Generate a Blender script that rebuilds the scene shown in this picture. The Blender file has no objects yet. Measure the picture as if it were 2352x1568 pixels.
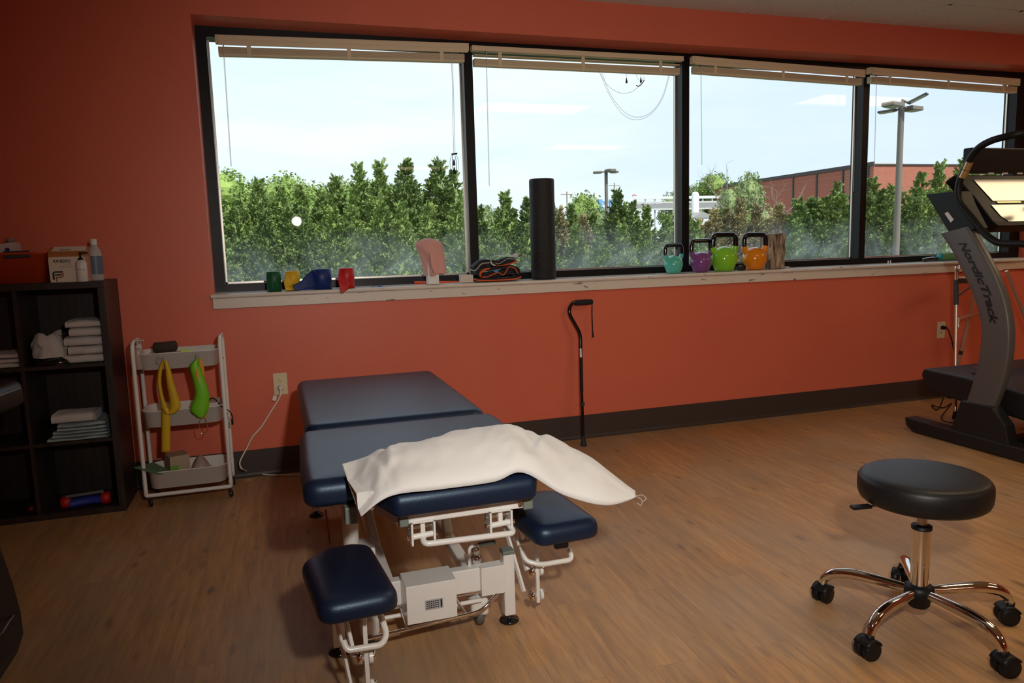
import bpy, bmesh, math, random
from mathutils import Vector, Matrix, noise
random.seed(7)
SC = bpy.context.scene
COL = SC.collection
PI = math.pi
V = Vector

# ------------------------------------------------------------------ camera
IW, IH, FPX = 2352, 1568, 1697.587
CR = V((0.95138852, -0.30663348, -0.02891009)); CU = V((0.06698107, 0.11437105, 0.99117748)); CW = V((0.30062173, 0.9449313, -0.12934994))
CP = V((0, -4.29721, 1.24954))
cam = bpy.data.cameras.new('camera'); cam.lens = 36 * FPX / IW; cam.sensor_width = 36; cam.clip_start = .05; cam.clip_end = 600
co = bpy.data.objects.new('camera', cam); COL.objects.link(co)
co.matrix_world = Matrix(((CR.x, CU.x, -CW.x, CP.x), (CR.y, CU.y, -CW.y, CP.y), (CR.z, CU.z, -CW.z, CP.z), (0, 0, 0, 1)))
SC.camera = co

def ray(px, py): return CW + CR * ((px - IW / 2) / FPX) - CU * ((py - IH / 2) / FPX)
def onx(px, py, x): d = ray(px, py); return CP + d * ((x - CP.x) / d.x)
def ony(px, py, y): d = ray(px, py); return CP + d * ((y - CP.y) / d.y)
def onz(px, py, z): d = ray(px, py); return CP + d * ((z - CP.z) / d.z)
def far(px, py, depth): return CP + ray(px, py) * depth

# ------------------------------------------------------------------ materials
def lin(c): return tuple((x / 255 / 12.92 if x <= 10 else ((x / 255 + .055) / 1.055) ** 2.4) for x in c)
MATS = {}
def mat(name, col, rough=.5, metal=0., bump=0., bscale=60., spec=.5, coat=0., var=0., vscale=8., trans=0., ior=1.45, sheen=0., alpha=1., sub=0.):
    if name in MATS: return MATS[name]
    m = bpy.data.materials.new(name); m.use_nodes = True
    nt = m.node_tree; N = nt.nodes; L = nt.links; b = N['Principled BSDF']
    b.inputs['Base Color'].default_value = (*col, 1); b.inputs['Roughness'].default_value = rough
    b.inputs['Metallic'].default_value = metal; b.inputs['Specular IOR Level'].default_value = spec
    b.inputs['Coat Weight'].default_value = coat; b.inputs['Coat Roughness'].default_value = .1
    b.inputs['Transmission Weight'].default_value = trans; b.inputs['IOR'].default_value = ior
    b.inputs['Sheen Weight'].default_value = sheen; b.inputs['Alpha'].default_value = alpha
    tc = N.new('ShaderNodeTexCoord')
    if bump:
        n = N.new('ShaderNodeTexNoise'); n.inputs['Scale'].default_value = bscale; n.inputs['Detail'].default_value = 4
        L.new(tc.outputs['Object'], n.inputs['Vector'])
        bp = N.new('ShaderNodeBump'); bp.inputs['Strength'].default_value = bump; bp.inputs['Distance'].default_value = .01
        L.new(n.outputs['Fac'], bp.inputs['Height']); L.new(bp.outputs['Normal'], b.inputs['Normal'])
    if var:
        n = N.new('ShaderNodeTexNoise'); n.inputs['Scale'].default_value = vscale; n.inputs['Detail'].default_value = 5
        L.new(tc.outputs['Object'], n.inputs['Vector'])
        r = N.new('ShaderNodeValToRGB'); r.color_ramp.elements[0].position = .3; r.color_ramp.elements[1].position = .7
        r.color_ramp.elements[0].color = (*[c * (1 - var) for c in col], 1); r.color_ramp.elements[1].color = (*[min(1, c * (1 + var)) for c in col], 1)
        L.new(n.outputs['Fac'], r.inputs['Fac']); L.new(r.outputs['Color'], b.inputs['Base Color'])
    MATS[name] = m
    return m
def node(nt, t, **kw):
    n = nt.nodes.new(t)
    for k, v in kw.items():
        if k.startswith('i_'): n.inputs[k[2:].replace('_', ' ')].default_value = v
        else: setattr(n, k, v)
    return n

M = {}
M['wall'] = mat('wall paint', (.68, .156, .090), .42, bump=.06, bscale=220, spec=.4, var=.03, vscale=2)
M['white'] = mat('white enamel', (.78, .76, .72), .3, coat=.2)
M['cream'] = mat('cream plastic', (.72, .62, .40), .35)
M['plug'] = mat('white plug plastic', (.8, .76, .7), .4)
M['navy'] = mat('navy vinyl', (.006, .013, .036), .41, bump=.06, bscale=260, spec=.75)
M['navy'].node_tree.nodes['Principled BSDF'].inputs['Specular Tint'].default_value = (.62, .82, 1, 1)
M['black_vinyl'] = mat('black vinyl', (.008, .008, .009), .45, bump=.05, bscale=300)
M['black'] = mat('black plastic', (.007, .007, .008), .45, spec=.35)
M['black_gloss'] = mat('black gloss', (.008, .008, .009), .12, coat=.5)
M['rubber'] = mat('black rubber', (.02, .02, .02), .7)
M['foam'] = mat('black foam', (.015, .015, .015), .8, bump=.5, bscale=180)
M['chrome'] = mat('chrome', (.8, .78, .75), .06, metal=1)
M['steel'] = mat('brushed steel', (.5, .5, .5), .3, metal=1)
M['alu'] = mat('aluminium tube', (.72, .66, .58), .32, metal=.9)
M['greycap'] = mat('grey green plastic', (.17, .20, .17), .5)
M['frame'] = mat('dark window frame', (.006, .006, .007), .4, spec=.3)
M['blind'] = mat('beige blind', (.74, .62, .42), .45)
M['cord'] = mat('blind cord', (.75, .75, .72), .6)
M['wand'] = mat('clear wand', (.75, .78, .8), .15, alpha=.35)
M['cotton'] = mat('white cotton', (.76, .75, .73), .85, bump=.12, bscale=900, sheen=.2)
M['towel'] = mat('white towel', (.66, .62, .60), .95, bump=.6, bscale=350, sheen=.3)
M['pinkcloth'] = mat('pink cloth', (.72, .38, .33), .9, bump=.15, bscale=300, sheen=.2)
M['card'] = mat('white card', (.78, .77, .74), .6)
M['grey_up'] = mat('grey metallic plastic', (.12, .115, .115), .4, metal=.2)
M['treadblack'] = mat('treadmill black', (.012, .012, .014), .5, bump=.05, bscale=400)
M['belt'] = mat('treadmill belt', (.02, .02, .022), .75, bump=.2, bscale=500)
M['stick'] = mat('sticker white', (.7, .68, .66), .4)
M['ink'] = mat('black ink', (.01, .01, .01), .5)
M['basecap'] = mat('rubber base', (.052, .036, .032), .5, bump=.03, bscale=90)
M['trunk'] = mat('tree bark', (.10, .075, .055), .9, bump=.5, bscale=12)

def mk_floor():
    m = bpy.data.materials.new('vinyl plank floor'); m.use_nodes = True; nt = m.node_tree; L = nt.links; b = nt.nodes['Principled BSDF']
    tc = node(nt, 'ShaderNodeTexCoord')
    mp = node(nt, 'ShaderNodeMapping'); mp.inputs['Rotation'].default_value = (0, 0, PI / 2 + .03)
    L.new(tc.outputs['Object'], mp.inputs['Vector'])
    br = node(nt, 'ShaderNodeTexBrick', offset=.37)
    for k, v in dict(Scale=1., Mortar_Size=.0009, Mortar_Smooth=.3, Bias=0., Brick_Width=1.22, Row_Height=.152).items(): br.inputs[k.replace('_', ' ')].default_value = v
    br.inputs['Color1'].default_value = (.42, .42, .42, 1); br.inputs['Color2'].default_value = (.62, .62, .62, 1); br.inputs['Mortar'].default_value = (.25, .25, .25, 1)
    L.new(mp.outputs['Vector'], br.inputs['Vector'])
    # grain, shifted per plank
    g = node(nt, 'ShaderNodeMapping'); g.inputs['Scale'].default_value = (1.6, 16, 1)
    L.new(mp.outputs['Vector'], g.inputs['Vector'])
    off = node(nt, 'ShaderNodeVectorMath', operation='ADD'); L.new(g.outputs['Vector'], off.inputs[0])
    sc = node(nt, 'ShaderNodeVectorMath', operation='SCALE', i_Scale=40.); L.new(br.outputs['Color'], sc.inputs[0]); L.new(sc.outputs[0], off.inputs[1])
    n1 = node(nt, 'ShaderNodeTexNoise', i_Scale=2.2, i_Detail=9., i_Roughness=.62, i_Distortion=.4); L.new(off.outputs[0], n1.inputs['Vector'])
    g2 = node(nt, 'ShaderNodeMapping'); g2.inputs['Scale'].default_value = (3.5, 70, 1); L.new(mp.outputs['Vector'], g2.inputs['Vector'])
    n2 = node(nt, 'ShaderNodeTexNoise', i_Scale=2., i_Detail=6., i_Roughness=.7); L.new(g2.outputs['Vector'], n2.inputs['Vector'])
    n3 = node(nt, 'ShaderNodeTexNoise', i_Scale=1.7, i_Detail=3.); L.new(tc.outputs['Object'], n3.inputs['Vector'])
    r = node(nt, 'ShaderNodeValToRGB'); e = r.color_ramp.elements
    e[0].position = .3; e[0].color = (.31, .175, .085, 1); e[1].position = .72; e[1].color = (.60, .33, .135, 1)
    x = e.new(.5); x.color = (.47, .245, .09, 1)
    L.new(n1.outputs['Fac'], r.inputs['Fac'])
    mx = node(nt, 'ShaderNodeMix', data_type='RGBA', blend_type='MULTIPLY'); mx.inputs['Factor'].default_value = .75
    r2 = node(nt, 'ShaderNodeValToRGB'); r2.color_ramp.elements[0].position = .34; r2.color_ramp.elements[0].color = (.42, .40, .42, 1); r2.color_ramp.elements[1].position = .43; r2.color_ramp.elements[1].color = (1, 1, 1, 1)
    L.new(n2.outputs['Fac'], r2.inputs['Fac']); L.new(r.outputs['Color'], mx.inputs['A']); L.new(r2.outputs['Color'], mx.inputs['B'])
    # knots
    g3 = node(nt, 'ShaderNodeMapping'); g3.inputs['Scale'].default_value = (2.2, 6, 1); L.new(mp.outputs['Vector'], g3.inputs['Vector'])
    vo = node(nt, 'ShaderNodeTexVoronoi', i_Scale=1.35); L.new(g3.outputs['Vector'], vo.inputs['Vector'])
    r3 = node(nt, 'ShaderNodeValToRGB'); r3.color_ramp.elements[0].position = .03; r3.color_ramp.elements[0].color = (.25, .25, .28, 1); r3.color_ramp.elements[1].position = .15; r3.color_ramp.elements[1].color = (1, 1, 1, 1)
    L.new(vo.outputs['Distance'], r3.inputs['Fac'])
    mx2 = node(nt, 'ShaderNodeMix', data_type='RGBA', blend_type='MULTIPLY'); mx2.inputs['Factor'].default_value = .85
    L.new(mx.outputs['Result'], mx2.inputs['A']); L.new(r3.outputs['Color'], mx2.inputs['B'])
    mx3 = node(nt, 'ShaderNodeMix', data_type='RGBA', blend_type='OVERLAY'); mx3.inputs['Factor'].default_value = .55
    L.new(mx2.outputs['Result'], mx3.inputs['A']); L.new(br.outputs['Color'], mx3.inputs['B'])
    mx4 = node(nt, 'ShaderNodeMix', data_type='RGBA', blend_type='MIX'); L.new(mx3.outputs['Result'], mx4.inputs['A']); mx4.inputs['B'].default_value = (.37, .27, .185, 1)
    r4 = node(nt, 'ShaderNodeMapRange', i_From_Min=.4, i_From_Max=.75, i_To_Min=.1, i_To_Max=.8); L.new(n3.outputs['Fac'], r4.inputs['Value']); L.new(r4.outputs[0], mx4.inputs['Factor'])
    L.new(mx4.outputs['Result'], b.inputs['Base Color'])
    b.inputs['Roughness'].default_value = .46; b.inputs['Specular IOR Level'].default_value = .45
    bp = node(nt, 'ShaderNodeBump', i_Strength=.12, i_Distance=.004); L.new(n2.outputs['Fac'], bp.inputs['Height']); L.new(bp.outputs['Normal'], b.inputs['Normal'])
    return m
M['floor'] = mk_floor()

def mk_ceiling():
    m = bpy.data.materials.new('ceiling tile'); m.use_nodes = True; nt = m.node_tree; L = nt.links; b = nt.nodes['Principled BSDF']
    tc = node(nt, 'ShaderNodeTexCoord'); n = node(nt, 'ShaderNodeTexNoise', i_Scale=90., i_Detail=4.); L.new(tc.outputs['Object'], n.inputs['Vector'])
    r = node(nt, 'ShaderNodeValToRGB'); r.color_ramp.elements[0].position = .35; r.color_ramp.elements[0].color = (.55, .56, .54, 1); r.color_ramp.elements[1].position = .5; r.color_ramp.elements[1].color = (.68, .69, .66, 1)
    L.new(n.outputs['Fac'], r.inputs['Fac']); L.new(r.outputs['Color'], b.inputs['Base Color']); b.inputs['Roughness'].default_value = .9
    bp = node(nt, 'ShaderNodeBump', i_Strength=.3, i_Distance=.003); L.new(n.outputs['Fac'], bp.inputs['Height']); L.new(bp.outputs['Normal'], b.inputs['Normal'])
    return m
M['ceil'] = mk_ceiling()
M['tbar'] = mat('ceiling grid white', (.62, .62, .6), .6)

def mk_sill():
    m = bpy.data.materials.new('painted sill'); m.use_nodes = True; nt = m.node_tree; L = nt.links; b = nt.nodes['Principled BSDF']
    tc = node(nt, 'ShaderNodeTexCoord'); mp = node(nt, 'ShaderNodeMapping'); mp.inputs['Scale'].default_value = (5, 14, 14); L.new(tc.outputs['Object'], mp.inputs['Vector'])
    n = node(nt, 'ShaderNodeTexNoise', i_Scale=1.9, i_Detail=6., i_Roughness=.6, i_Distortion=.6); L.new(mp.outputs[0], n.inputs['Vector'])
    r = node(nt, 'ShaderNodeValToRGB'); r.color_ramp.elements[0].position = .30; r.color_ramp.elements[0].color = (.16, .13, .12, 1); r.color_ramp.elements[1].position = .37; r.color_ramp.elements[1].color = (.74, .68, .60, 1)
    L.new(n.outputs['Fac'], r.inputs['Fac']); L.new(r.outputs['Color'], b.inputs['Base Color']); b.inputs['Roughness'].default_value = .2; b.inputs['Specular IOR Level'].default_value = .7
    return m
M['sill'] = mk_sill()

def mk_glass():
    m = bpy.data.materials.new('window glass'); m.use_nodes = True; nt = m.node_tree; L = nt.links; nt.nodes.remove(nt.nodes['Principled BSDF'])
    out = nt.nodes['Material Output']
    t = node(nt, 'ShaderNodeBsdfTransparent'); t.inputs['Color'].default_value = (.97, .985, .98, 1)
    g = node(nt, 'ShaderNodeBsdfGlossy', i_Roughness=.01); f = node(nt, 'ShaderNodeFresnel', i_IOR=1.38)
    ge = node(nt, 'ShaderNodeNewGeometry'); nb = node(nt, 'ShaderNodeMath', operation='SUBTRACT'); nb.inputs[0].default_value = 1.; L.new(ge.outputs['Backfacing'], nb.inputs[1]); fm = node(nt, 'ShaderNodeMath', operation='MULTIPLY'); L.new(f.outputs[0], fm.inputs[0]); L.new(nb.outputs[0], fm.inputs[1])
    mx = node(nt, 'ShaderNodeMixShader'); L.new(fm.outputs[0], mx.inputs[0]); L.new(t.outputs[0], mx.inputs[1]); L.new(g.outputs[0], mx.inputs[2])
    # dust and smears near the bottom of the panes
    d = node(nt, 'ShaderNodeBsdfTranslucent'); d.inputs['Color'].default_value = (.8, .85, .9, 1)
    tc = node(nt, 'ShaderNodeTexCoord'); sx = node(nt, 'ShaderNodeSeparateXYZ'); L.new(tc.outputs['Object'], sx.inputs[0])
    n = node(nt, 'ShaderNodeTexNoise', i_Scale=2.2, i_Detail=7., i_Roughness=.65, i_Distortion=1.5); L.new(tc.outputs['Object'], n.inputs['Vector'])
    mr = node(nt, 'ShaderNodeMapRange', i_From_Min=.03, i_From_Max=.36, i_To_Min=.30, i_To_Max=.0); L.new(sx.outputs['Z'], mr.inputs['Value'])
    m2 = node(nt, 'ShaderNodeMapRange', i_From_Min=.42, i_From_Max=.75, i_To_Min=.12, i_To_Max=1.); L.new(n.outputs['Fac'], m2.inputs['Value'])
    mu = node(nt, 'ShaderNodeMath', operation='MULTIPLY'); L.new(mr.outputs[0], mu.inputs[0]); L.new(m2.outputs[0], mu.inputs[1])
    m3 = node(nt, 'ShaderNodeMixShader'); L.new(mu.outputs[0], m3.inputs[0]); L.new(mx.outputs[0], m3.inputs[1]); L.new(d.outputs[0], m3.inputs[2])
    L.new(m3.outputs[0], out.inputs['Surface']); return m
M['glass'] = mk_glass()

def mk_wood(name, c1, c2, rough=.45, axis=(1, 1, .08), scale=40):
    m = bpy.data.materials.new(name); m.use_nodes = True; nt = m.node_tree; L = nt.links; b = nt.nodes['Principled BSDF']
    tc = node(nt, 'ShaderNodeTexCoord'); mp = node(nt, 'ShaderNodeMapping'); mp.inputs['Scale'].default_value = axis; L.new(tc.outputs['Object'], mp.inputs['Vector'])
    n = node(nt, 'ShaderNodeTexNoise', i_Scale=scale, i_Detail=5., i_Distortion=.5); L.new(mp.outputs[0], n.inputs['Vector'])
    r = node(nt, 'ShaderNodeValToRGB'); r.color_ramp.elements[0].position = .35; r.color_ramp.elements[0].color = (*c1, 1); r.color_ramp.elements[1].position = .65; r.color_ramp.elements[1].color = (*c2, 1)
    L.new(n.outputs['Fac'], r.inputs['Fac']); L.new(r.outputs['Color'], b.inputs['Base Color']); b.inputs['Roughness'].default_value = rough
    return m
M['shelf'] = mk_wood('espresso wood', (.017, .011, .009), (.036, .022, .017))
M['stone'] = mk_wood('veined stone', (.035, .022, .018), (.50, .40, .28), .6, (1.3, 1.3, .22), 48)
def leafmat(name, c, var=.35, tr=.25):
    m = bpy.data.materials.new(name); m.use_nodes = True; nt = m.node_tree; L = nt.links; b = nt.nodes['Principled BSDF']
    tc = node(nt, 'ShaderNodeTexCoord'); n = node(nt, 'ShaderNodeTexNoise', i_Scale=1.6, i_Detail=4.); L.new(tc.outputs['Object'], n.inputs['Vector'])
    oi = node(nt, 'ShaderNodeObjectInfo'); ad = node(nt, 'ShaderNodeMath', operation='MULTIPLY_ADD', i_Value=.25)
    L.new(oi.outputs['Random'], ad.inputs[0]); ad.inputs[1].default_value = .3; L.new(n.outputs['Fac'], ad.inputs[2])
    r = node(nt, 'ShaderNodeValToRGB'); r.color_ramp.elements[0].position = .4; r.color_ramp.elements[1].position = .85
    r.color_ramp.elements[0].color = (*[x * (1 - var) for x in c], 1); r.color_ramp.elements[1].color = (c[0] * (1 + var * 1.5), c[1] * (1 + var), c[2] * (1 + var * .6), 1)
    L.new(ad.outputs[0], r.inputs['Fac']); L.new(r.outputs['Color'], b.inputs['Base Color']); b.inputs['Roughness'].default_value = .6; b.inputs['Specular IOR Level'].default_value = .2
    return m
M['conifer'] = leafmat('conifer needles', (.19, .29, .10))
M['conifer2'] = leafmat('dry conifer needles', (.30, .29, .17))
M['leaf'] = leafmat('broad leaves', (.19, .30, .085))
M['leaf2'] = leafmat('grey green leaves', (.17, .25, .11))
M['twig'] = mat('grey twigs', (.30, .25, .21), .9)

# ------------------------------------------------------------------ mesh builder
ORG = {}
class MB:
    def __init__(s): s.v = []; s.f = []; s.m = []; s.s = []
    def add(s, vs, fs, mi=0, sm=False):
        o = len(s.v); s.v += [V(x) for x in vs]
        for f in fs: s.f.append([i + o for i in f]); s.m.append(mi); s.s.append(sm)
        return s
    def box(s, a, b, mi=0, rot=None, piv=None):
        x0, y0, z0 = [min(p, q) for p, q in zip(a, b)]; x1, y1, z1 = [max(p, q) for p, q in zip(a, b)]
        vs = [V(p) for p in [(x0, y0, z0), (x1, y0, z0), (x1, y1, z0), (x0, y1, z0), (x0, y0, z1), (x1, y0, z1), (x1, y1, z1), (x0, y1, z1)]]
        if rot is not None:
            c = V(piv) if piv else (V(a) + V(b)) / 2
            vs = [rot @ (p - c) + c for p in vs]
        return s.add(vs, [(0, 3, 2, 1), (4, 5, 6, 7), (0, 1, 5, 4), (1, 2, 6, 5), (2, 3, 7, 6), (3, 0, 4, 7)], mi)
    def beam(s, p, q, w, h, mi=0, up=(0, 0, 1)):
        p, q = V(p), V(q); d = (q - p).normalized(); u = V(up)
        if abs(d.dot(u)) > .98: u = V((0, 1, 0))
        a = d.cross(u).normalized() * w / 2; b = a.cross(d).normalized() * h / 2
        vs = [p - a - b, p + a - b, p + a + b, p - a + b, q - a - b, q + a - b, q + a + b, q - a + b]
        return s.add(vs, [(0, 3, 2, 1), (4, 5, 6, 7), (0, 1, 5, 4), (1, 2, 6, 5), (2, 3, 7, 6), (3, 0, 4, 7)][::-1], mi)
    def tube(s, pts, r, n=12, mi=0, caps=True, closed=False, sx=1., ref=None):
        pts = [V(p) for p in pts]; k = len(pts); rs = r if isinstance(r, (list, tuple)) else [r] * k
        tang = [((pts[(i + 1) % k] if closed or i < k - 1 else pts[i]) - (pts[i - 1] if closed or i > 0 else pts[i])).normalized() for i in range(k)]
        t0 = tang[0]; nrm = V(ref) if ref else (V((0, 0, 1)) if abs(t0.z) < .9 else V((1, 0, 0)))
        nrm = (nrm - t0 * nrm.dot(t0)).normalized(); vs = []
        for i in range(k):
            t = tang[i]; nrm = (nrm - t * nrm.dot(t)); nrm = nrm.normalized() if nrm.length > 1e-6 else t.orthogonal().normalized()
            b = t.cross(nrm)
            for j in range(n):
                a = 2 * PI * j / n; vs.append(pts[i] + (nrm * math.cos(a) + b * math.sin(a) * sx) * rs[i])
        fs = []
        for i in range(k if closed else k - 1):
            for j in range(n):
                a, b2 = i * n + j, i * n + (j + 1) % n; c, d = ((i + 1) % k) * n + (j + 1) % n, ((i + 1) % k) * n + j
                fs.append((a, b2, c, d))
        s.add(vs, fs, mi, True)
        if caps and not closed:
            s.add(vs[:n], [tuple(range(n))[::-1]], mi); s.add(vs[-n:], [tuple(range(n))], mi)
        return s
    def lathe(s, prof, c=(0, 0, 0), n=28, mi=0, axis=None, sm=True):
        c = V(c); q = V((0, 0, 1)).rotation_difference(V(axis).normalized()) if axis else None
        vs = []
        for r, z in prof:
            for j in range(n):
                a = 2 * PI * j / n; p = V((r * math.cos(a), r * math.sin(a), z)); vs.append((q @ p if q else p) + c)
        k = len(prof); fs = [(i * n + j, i * n + (j + 1) % n, (i + 1) * n + (j + 1) % n, (i + 1) * n + j) for i in range(k - 1) for j in range(n)]
        s.add(vs, fs, mi, sm)
        if prof[0][0] > 1e-5: s.add(vs[:n], [tuple(range(n))[::-1]], mi)
        if prof[-1][0] > 1e-5: s.add(vs[-n:], [tuple(range(n))], mi)
        return s
    def prism(s, pts, ext, mi=0):
        """pts: closed 3D outline, ext: extrusion vector"""
        n = len(pts); a = [V(p) for p in pts]; b = [p + V(ext) for p in a]
        s.add(a + b, [tuple(range(n))[::-1], tuple(range(n, 2 * n))] + [(i, (i + 1) % n, n + (i + 1) % n, n + i) for i in range(n)], mi); return s
    def grid(s, nu, nv, fn, mi=0, sm=True, closeu=False):
        vs = [fn(i / (nu if closeu else nu - 1), j / (nv - 1)) for i in range(nu) for j in range(nv)]
        fs = [(i * nv + j, ((i + 1) % nu) * nv + j, ((i + 1) % nu) * nv + j + 1, i * nv + j + 1) for i in range(nu if closeu else nu - 1) for j in range(nv - 1)]
        s.add(vs, fs, mi, sm); return s
    def cushion(s, outline, z0, z1, re, crown=.006, mi=0, seg=5):
        n = len(outline); ol = [V((p[0], p[1])) for p in outline]
        ar = sum(ol[i].x * ol[(i + 1) % n].y - ol[(i + 1) % n].x * ol[i].y for i in range(n))
        if ar < 0: ol = ol[::-1]
        nr = []
        for i in range(n):
            t = (ol[(i + 1) % n] - ol[i - 1]).normalized(); nr.append(V((t.y, -t.x)))
        c = sum(ol, V((0, 0))) / n; rings = []
        prof = [(re * (1 - math.sin(a)), z0 + re * .5 * (1 - math.cos(a))) for a in [PI / 2 * k / seg for k in range(seg + 1)]]
        prof = [(re * (1 - math.sin(PI / 2 * k / seg)), z0 + re * (1 - math.cos(PI / 2 * k / seg)) * .6) for k in range(seg + 1)]
        top = [(re * (1 - math.cos(PI / 2 * k / seg)), z1 - re + re * math.sin(PI / 2 * k / seg)) for k in range(seg + 1)]
        for ins, z in prof + top: rings.append([V((p.x - q.x * ins, p.y - q.y * ins, z)) for p, q in zip(ol, nr)])
        last = rings[-1]
        for sc, dz in ((.9, .35), (.7, .7), (.4, .95), (.1, 1)): rings.append([V((c.x + (p.x - c.x) * sc, c.y + (p.y - c.y) * sc, z1 + crown * dz)) for p in last])
        rings.insert(0, [V((c.x + (p.x - c.x) * .1, c.y + (p.y - c.y) * .1, z0)) for p in rings[0]])
        vs = [p for r in rings for p in r]; k = len(rings)
        fs = [(i * n + j, i * n + (j + 1) % n, (i + 1) * n + (j + 1) % n, (i + 1) * n + j) for i in range(k - 1) for j in range(n)]
        fs += [tuple(range(n))[::-1], tuple(range((k - 1) * n, k * n))]
        s.add(vs, fs, mi, True); return s
    def xf(s, mtx): s.v = [mtx @ p for p in s.v]; return s
    def build(s, name, mats, parent=None, loc=None, bevel=0., sub=0, solid=0., weld=False, bseg=2):
        me = bpy.data.meshes.new(name); o = bpy.data.objects.new(name, me)
        org = ORG[parent.name] if parent else (V(loc) if loc is not None else V((0, 0, 0)))
        me.from_pydata([tuple(p - org) for p in s.v], [], s.f)
        if not isinstance(mats, (list, tuple)): mats = [mats]
        for m in mats: me.materials.append(m)
        me.polygons.foreach_set('material_index', s.m); me.polygons.foreach_set('use_smooth', s.s); me.update()
        COL.objects.link(o)
        if parent: o.parent = parent
        else: o.location = org
        ORG[o.name] = org
        if weld or bevel or sub:
            w = o.modifiers.new('weld', 'WELD'); w.merge_threshold = 1e-5
        if solid: d = o.modifiers.new('solid', 'SOLIDIFY'); d.thickness = solid; d.offset = 0
        if bevel:
            b = o.modifiers.new('bevel', 'BEVEL'); b.width = bevel; b.segments = bseg; b.limit_method = 'ANGLE'; b.angle_limit = .6
            b.harden_normals = False
        if sub: d = o.modifiers.new('sub', 'SUBSURF'); d.levels = sub; d.render_levels = sub
        return o

def rrect(x0, x1, y0, y1, r, seg=6):
    pts = []
    for cx, cy, a0 in ((x1 - r, y1 - r, 0), (x0 + r, y1 - r, PI / 2), (x0 + r, y0 + r, PI), (x1 - r, y0 + r, 3 * PI / 2)):
        for k in range(seg + 1): a = a0 + PI / 2 * k / seg; pts.append((cx + r * math.cos(a), cy + r * math.sin(a)))
    # add edge mid points for even faces
    return dens(pts, .09)
def rpoly(pts, r, seg=6):
    out = []; n = len(pts)
    for i in range(n):
        p, a, b = V(pts[i]), V(pts[i - 1]), V(pts[(i + 1) % n]); u = (a - p).normalized(); w = (b - p).normalized()
        ang = u.angle(w); d = min(r / math.tan(ang / 2), (a - p).length * .48, (b - p).length * .48); s0, s1 = p + u * d, p + w * d
        for k in range(seg + 1): t = k / seg; out.append(tuple(s0 * (1 - t) ** 2 + p * 2 * t * (1 - t) + s1 * t * t))
    return dens(out, .09)
def dens(pts, d):
    out = []
    for i in range(len(pts)):
        a, b = V(pts[i]), V(pts[(i + 1) % len(pts)]); out.append(tuple(a)); k = int((b - a).length / d)
        for j in range(1, k + 1): out.append(tuple(a.lerp(b, j / (k + 1))))
    return out
def spl(pts, k=8, closed=False):
    P = [V(p) for p in pts]; n = len(P); out = []
    for i in range(n if closed else n - 1):
        p0 = P[i - 1] if closed or i > 0 else P[0] * 2 - P[1]; p1 = P[i]; p2 = P[(i + 1) % n]; p3 = P[(i + 2) % n] if closed or i < n - 2 else P[-1] * 2 - P[-2]
        for j in range(k):
            t = j / k; out.append(.5 * ((2 * p1) + (p2 - p0) * t + (2 * p0 - 5 * p1 + 4 * p2 - p3) * t * t + (3 * p1 - p0 - 3 * p2 + p3) * t ** 3))
    if not closed: out.append(P[-1])
    return out
def bendpath(pts, r, k=6):
    P = [V(p) for p in pts]; out = [P[0]]
    for i in range(1, len(P) - 1):
        u = (P[i - 1] - P[i]); w = (P[i + 1] - P[i]); d = min(r, u.length * .45, w.length * .45); a, b = P[i] + u.normalized() * d, P[i] + w.normalized() * d
        for j in range(k + 1): t = j / k; out.append(a * (1 - t) ** 2 + P[i] * 2 * t * (1 - t) + b * t * t)
    return out + [P[-1]]
def tag(o, label, cat, group=None, kind=None):
    o['label'] = label; o['category'] = cat
    if group: o['group'] = group
    if kind: o['kind'] = kind
    return o
def thing(name, loc, label, cat, group=None):
    o = bpy.data.objects.new(name, None); COL.objects.link(o); o.location = loc; o.empty_display_size = .05; ORG[o.name] = V(loc)
    return tag(o, label, cat, group)
def struct(name, mb, mats, **kw):
    o = mb.build(name, mats, **kw); o['kind'] = 'structure'; return o
def text_mb(body, size, fn, mb=None, font_scale=1., ext=0, mi=0, align='LEFT', bold=0.):
    cu = bpy.data.curves.new('txt', 'FONT'); cu.body = body; cu.size = size; cu.align_x = align; cu.offset = bold; cu.resolution_u = 3
    ob = bpy.data.objects.new('txt', cu); COL.objects.link(ob); dg = bpy.context.evaluated_depsgraph_get(); dg.update()
    me = bpy.data.meshes.new_from_object(ob.evaluated_get(dg)); mb = mb or MB()
    mb.add([fn(v.co.x, v.co.y) for v in me.vertices], [tuple(p.vertices) for p in me.polygons], mi)
    bpy.data.objects.remove(ob); bpy.data.curves.remove(cu); bpy.data.meshes.remove(me); return mb

# ------------------------------------------------------------------ room shell
ZC, ZO, ZAB, ZS = 2.6913, 2.4754, .9525, 1.0325
XL, X0, PW, FD = -.3185, -.2642, 1.494, .197
XR = X0 + 4 * PW + .055      # right end of the window opening
RX0, RX1, RY = -2.6, 7.6, -10.4
m = MB(); m.box((RX0 - .2, RY - .2, -.2), (RX1 + .2, .34, 0)); struct('floor', m, M['floor'])
m = MB(); m.box((RX0 - .2, RY - .2, ZC), (RX1 + .2, .34, ZC + .2), 0)
for i in range(18):
    x = RX0 + .12 + i * .6096
    if x < RX1: m.box((x - .012, RY, ZC - .003), (x + .012, 0, ZC), 1)
for i in range(10): y = -.45 - i * 1.2192; m.box((RX0, y - .012, ZC - .003), (RX1, y + .012, ZC), 1)
struct('ceiling', m, [M['ceil'], M['tbar']])
m = MB()
m.box((RX0, 0, 0), (XL, .34, ZC)); m.box((XR, 0, 0), (RX1, .34, ZC)); m.box((XL, 0, 0), (XR, .34, ZAB + .05)); m.box((XL, 0, ZO), (XR, .34, ZC))
struct('wall_back', m, M['wall'])
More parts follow.
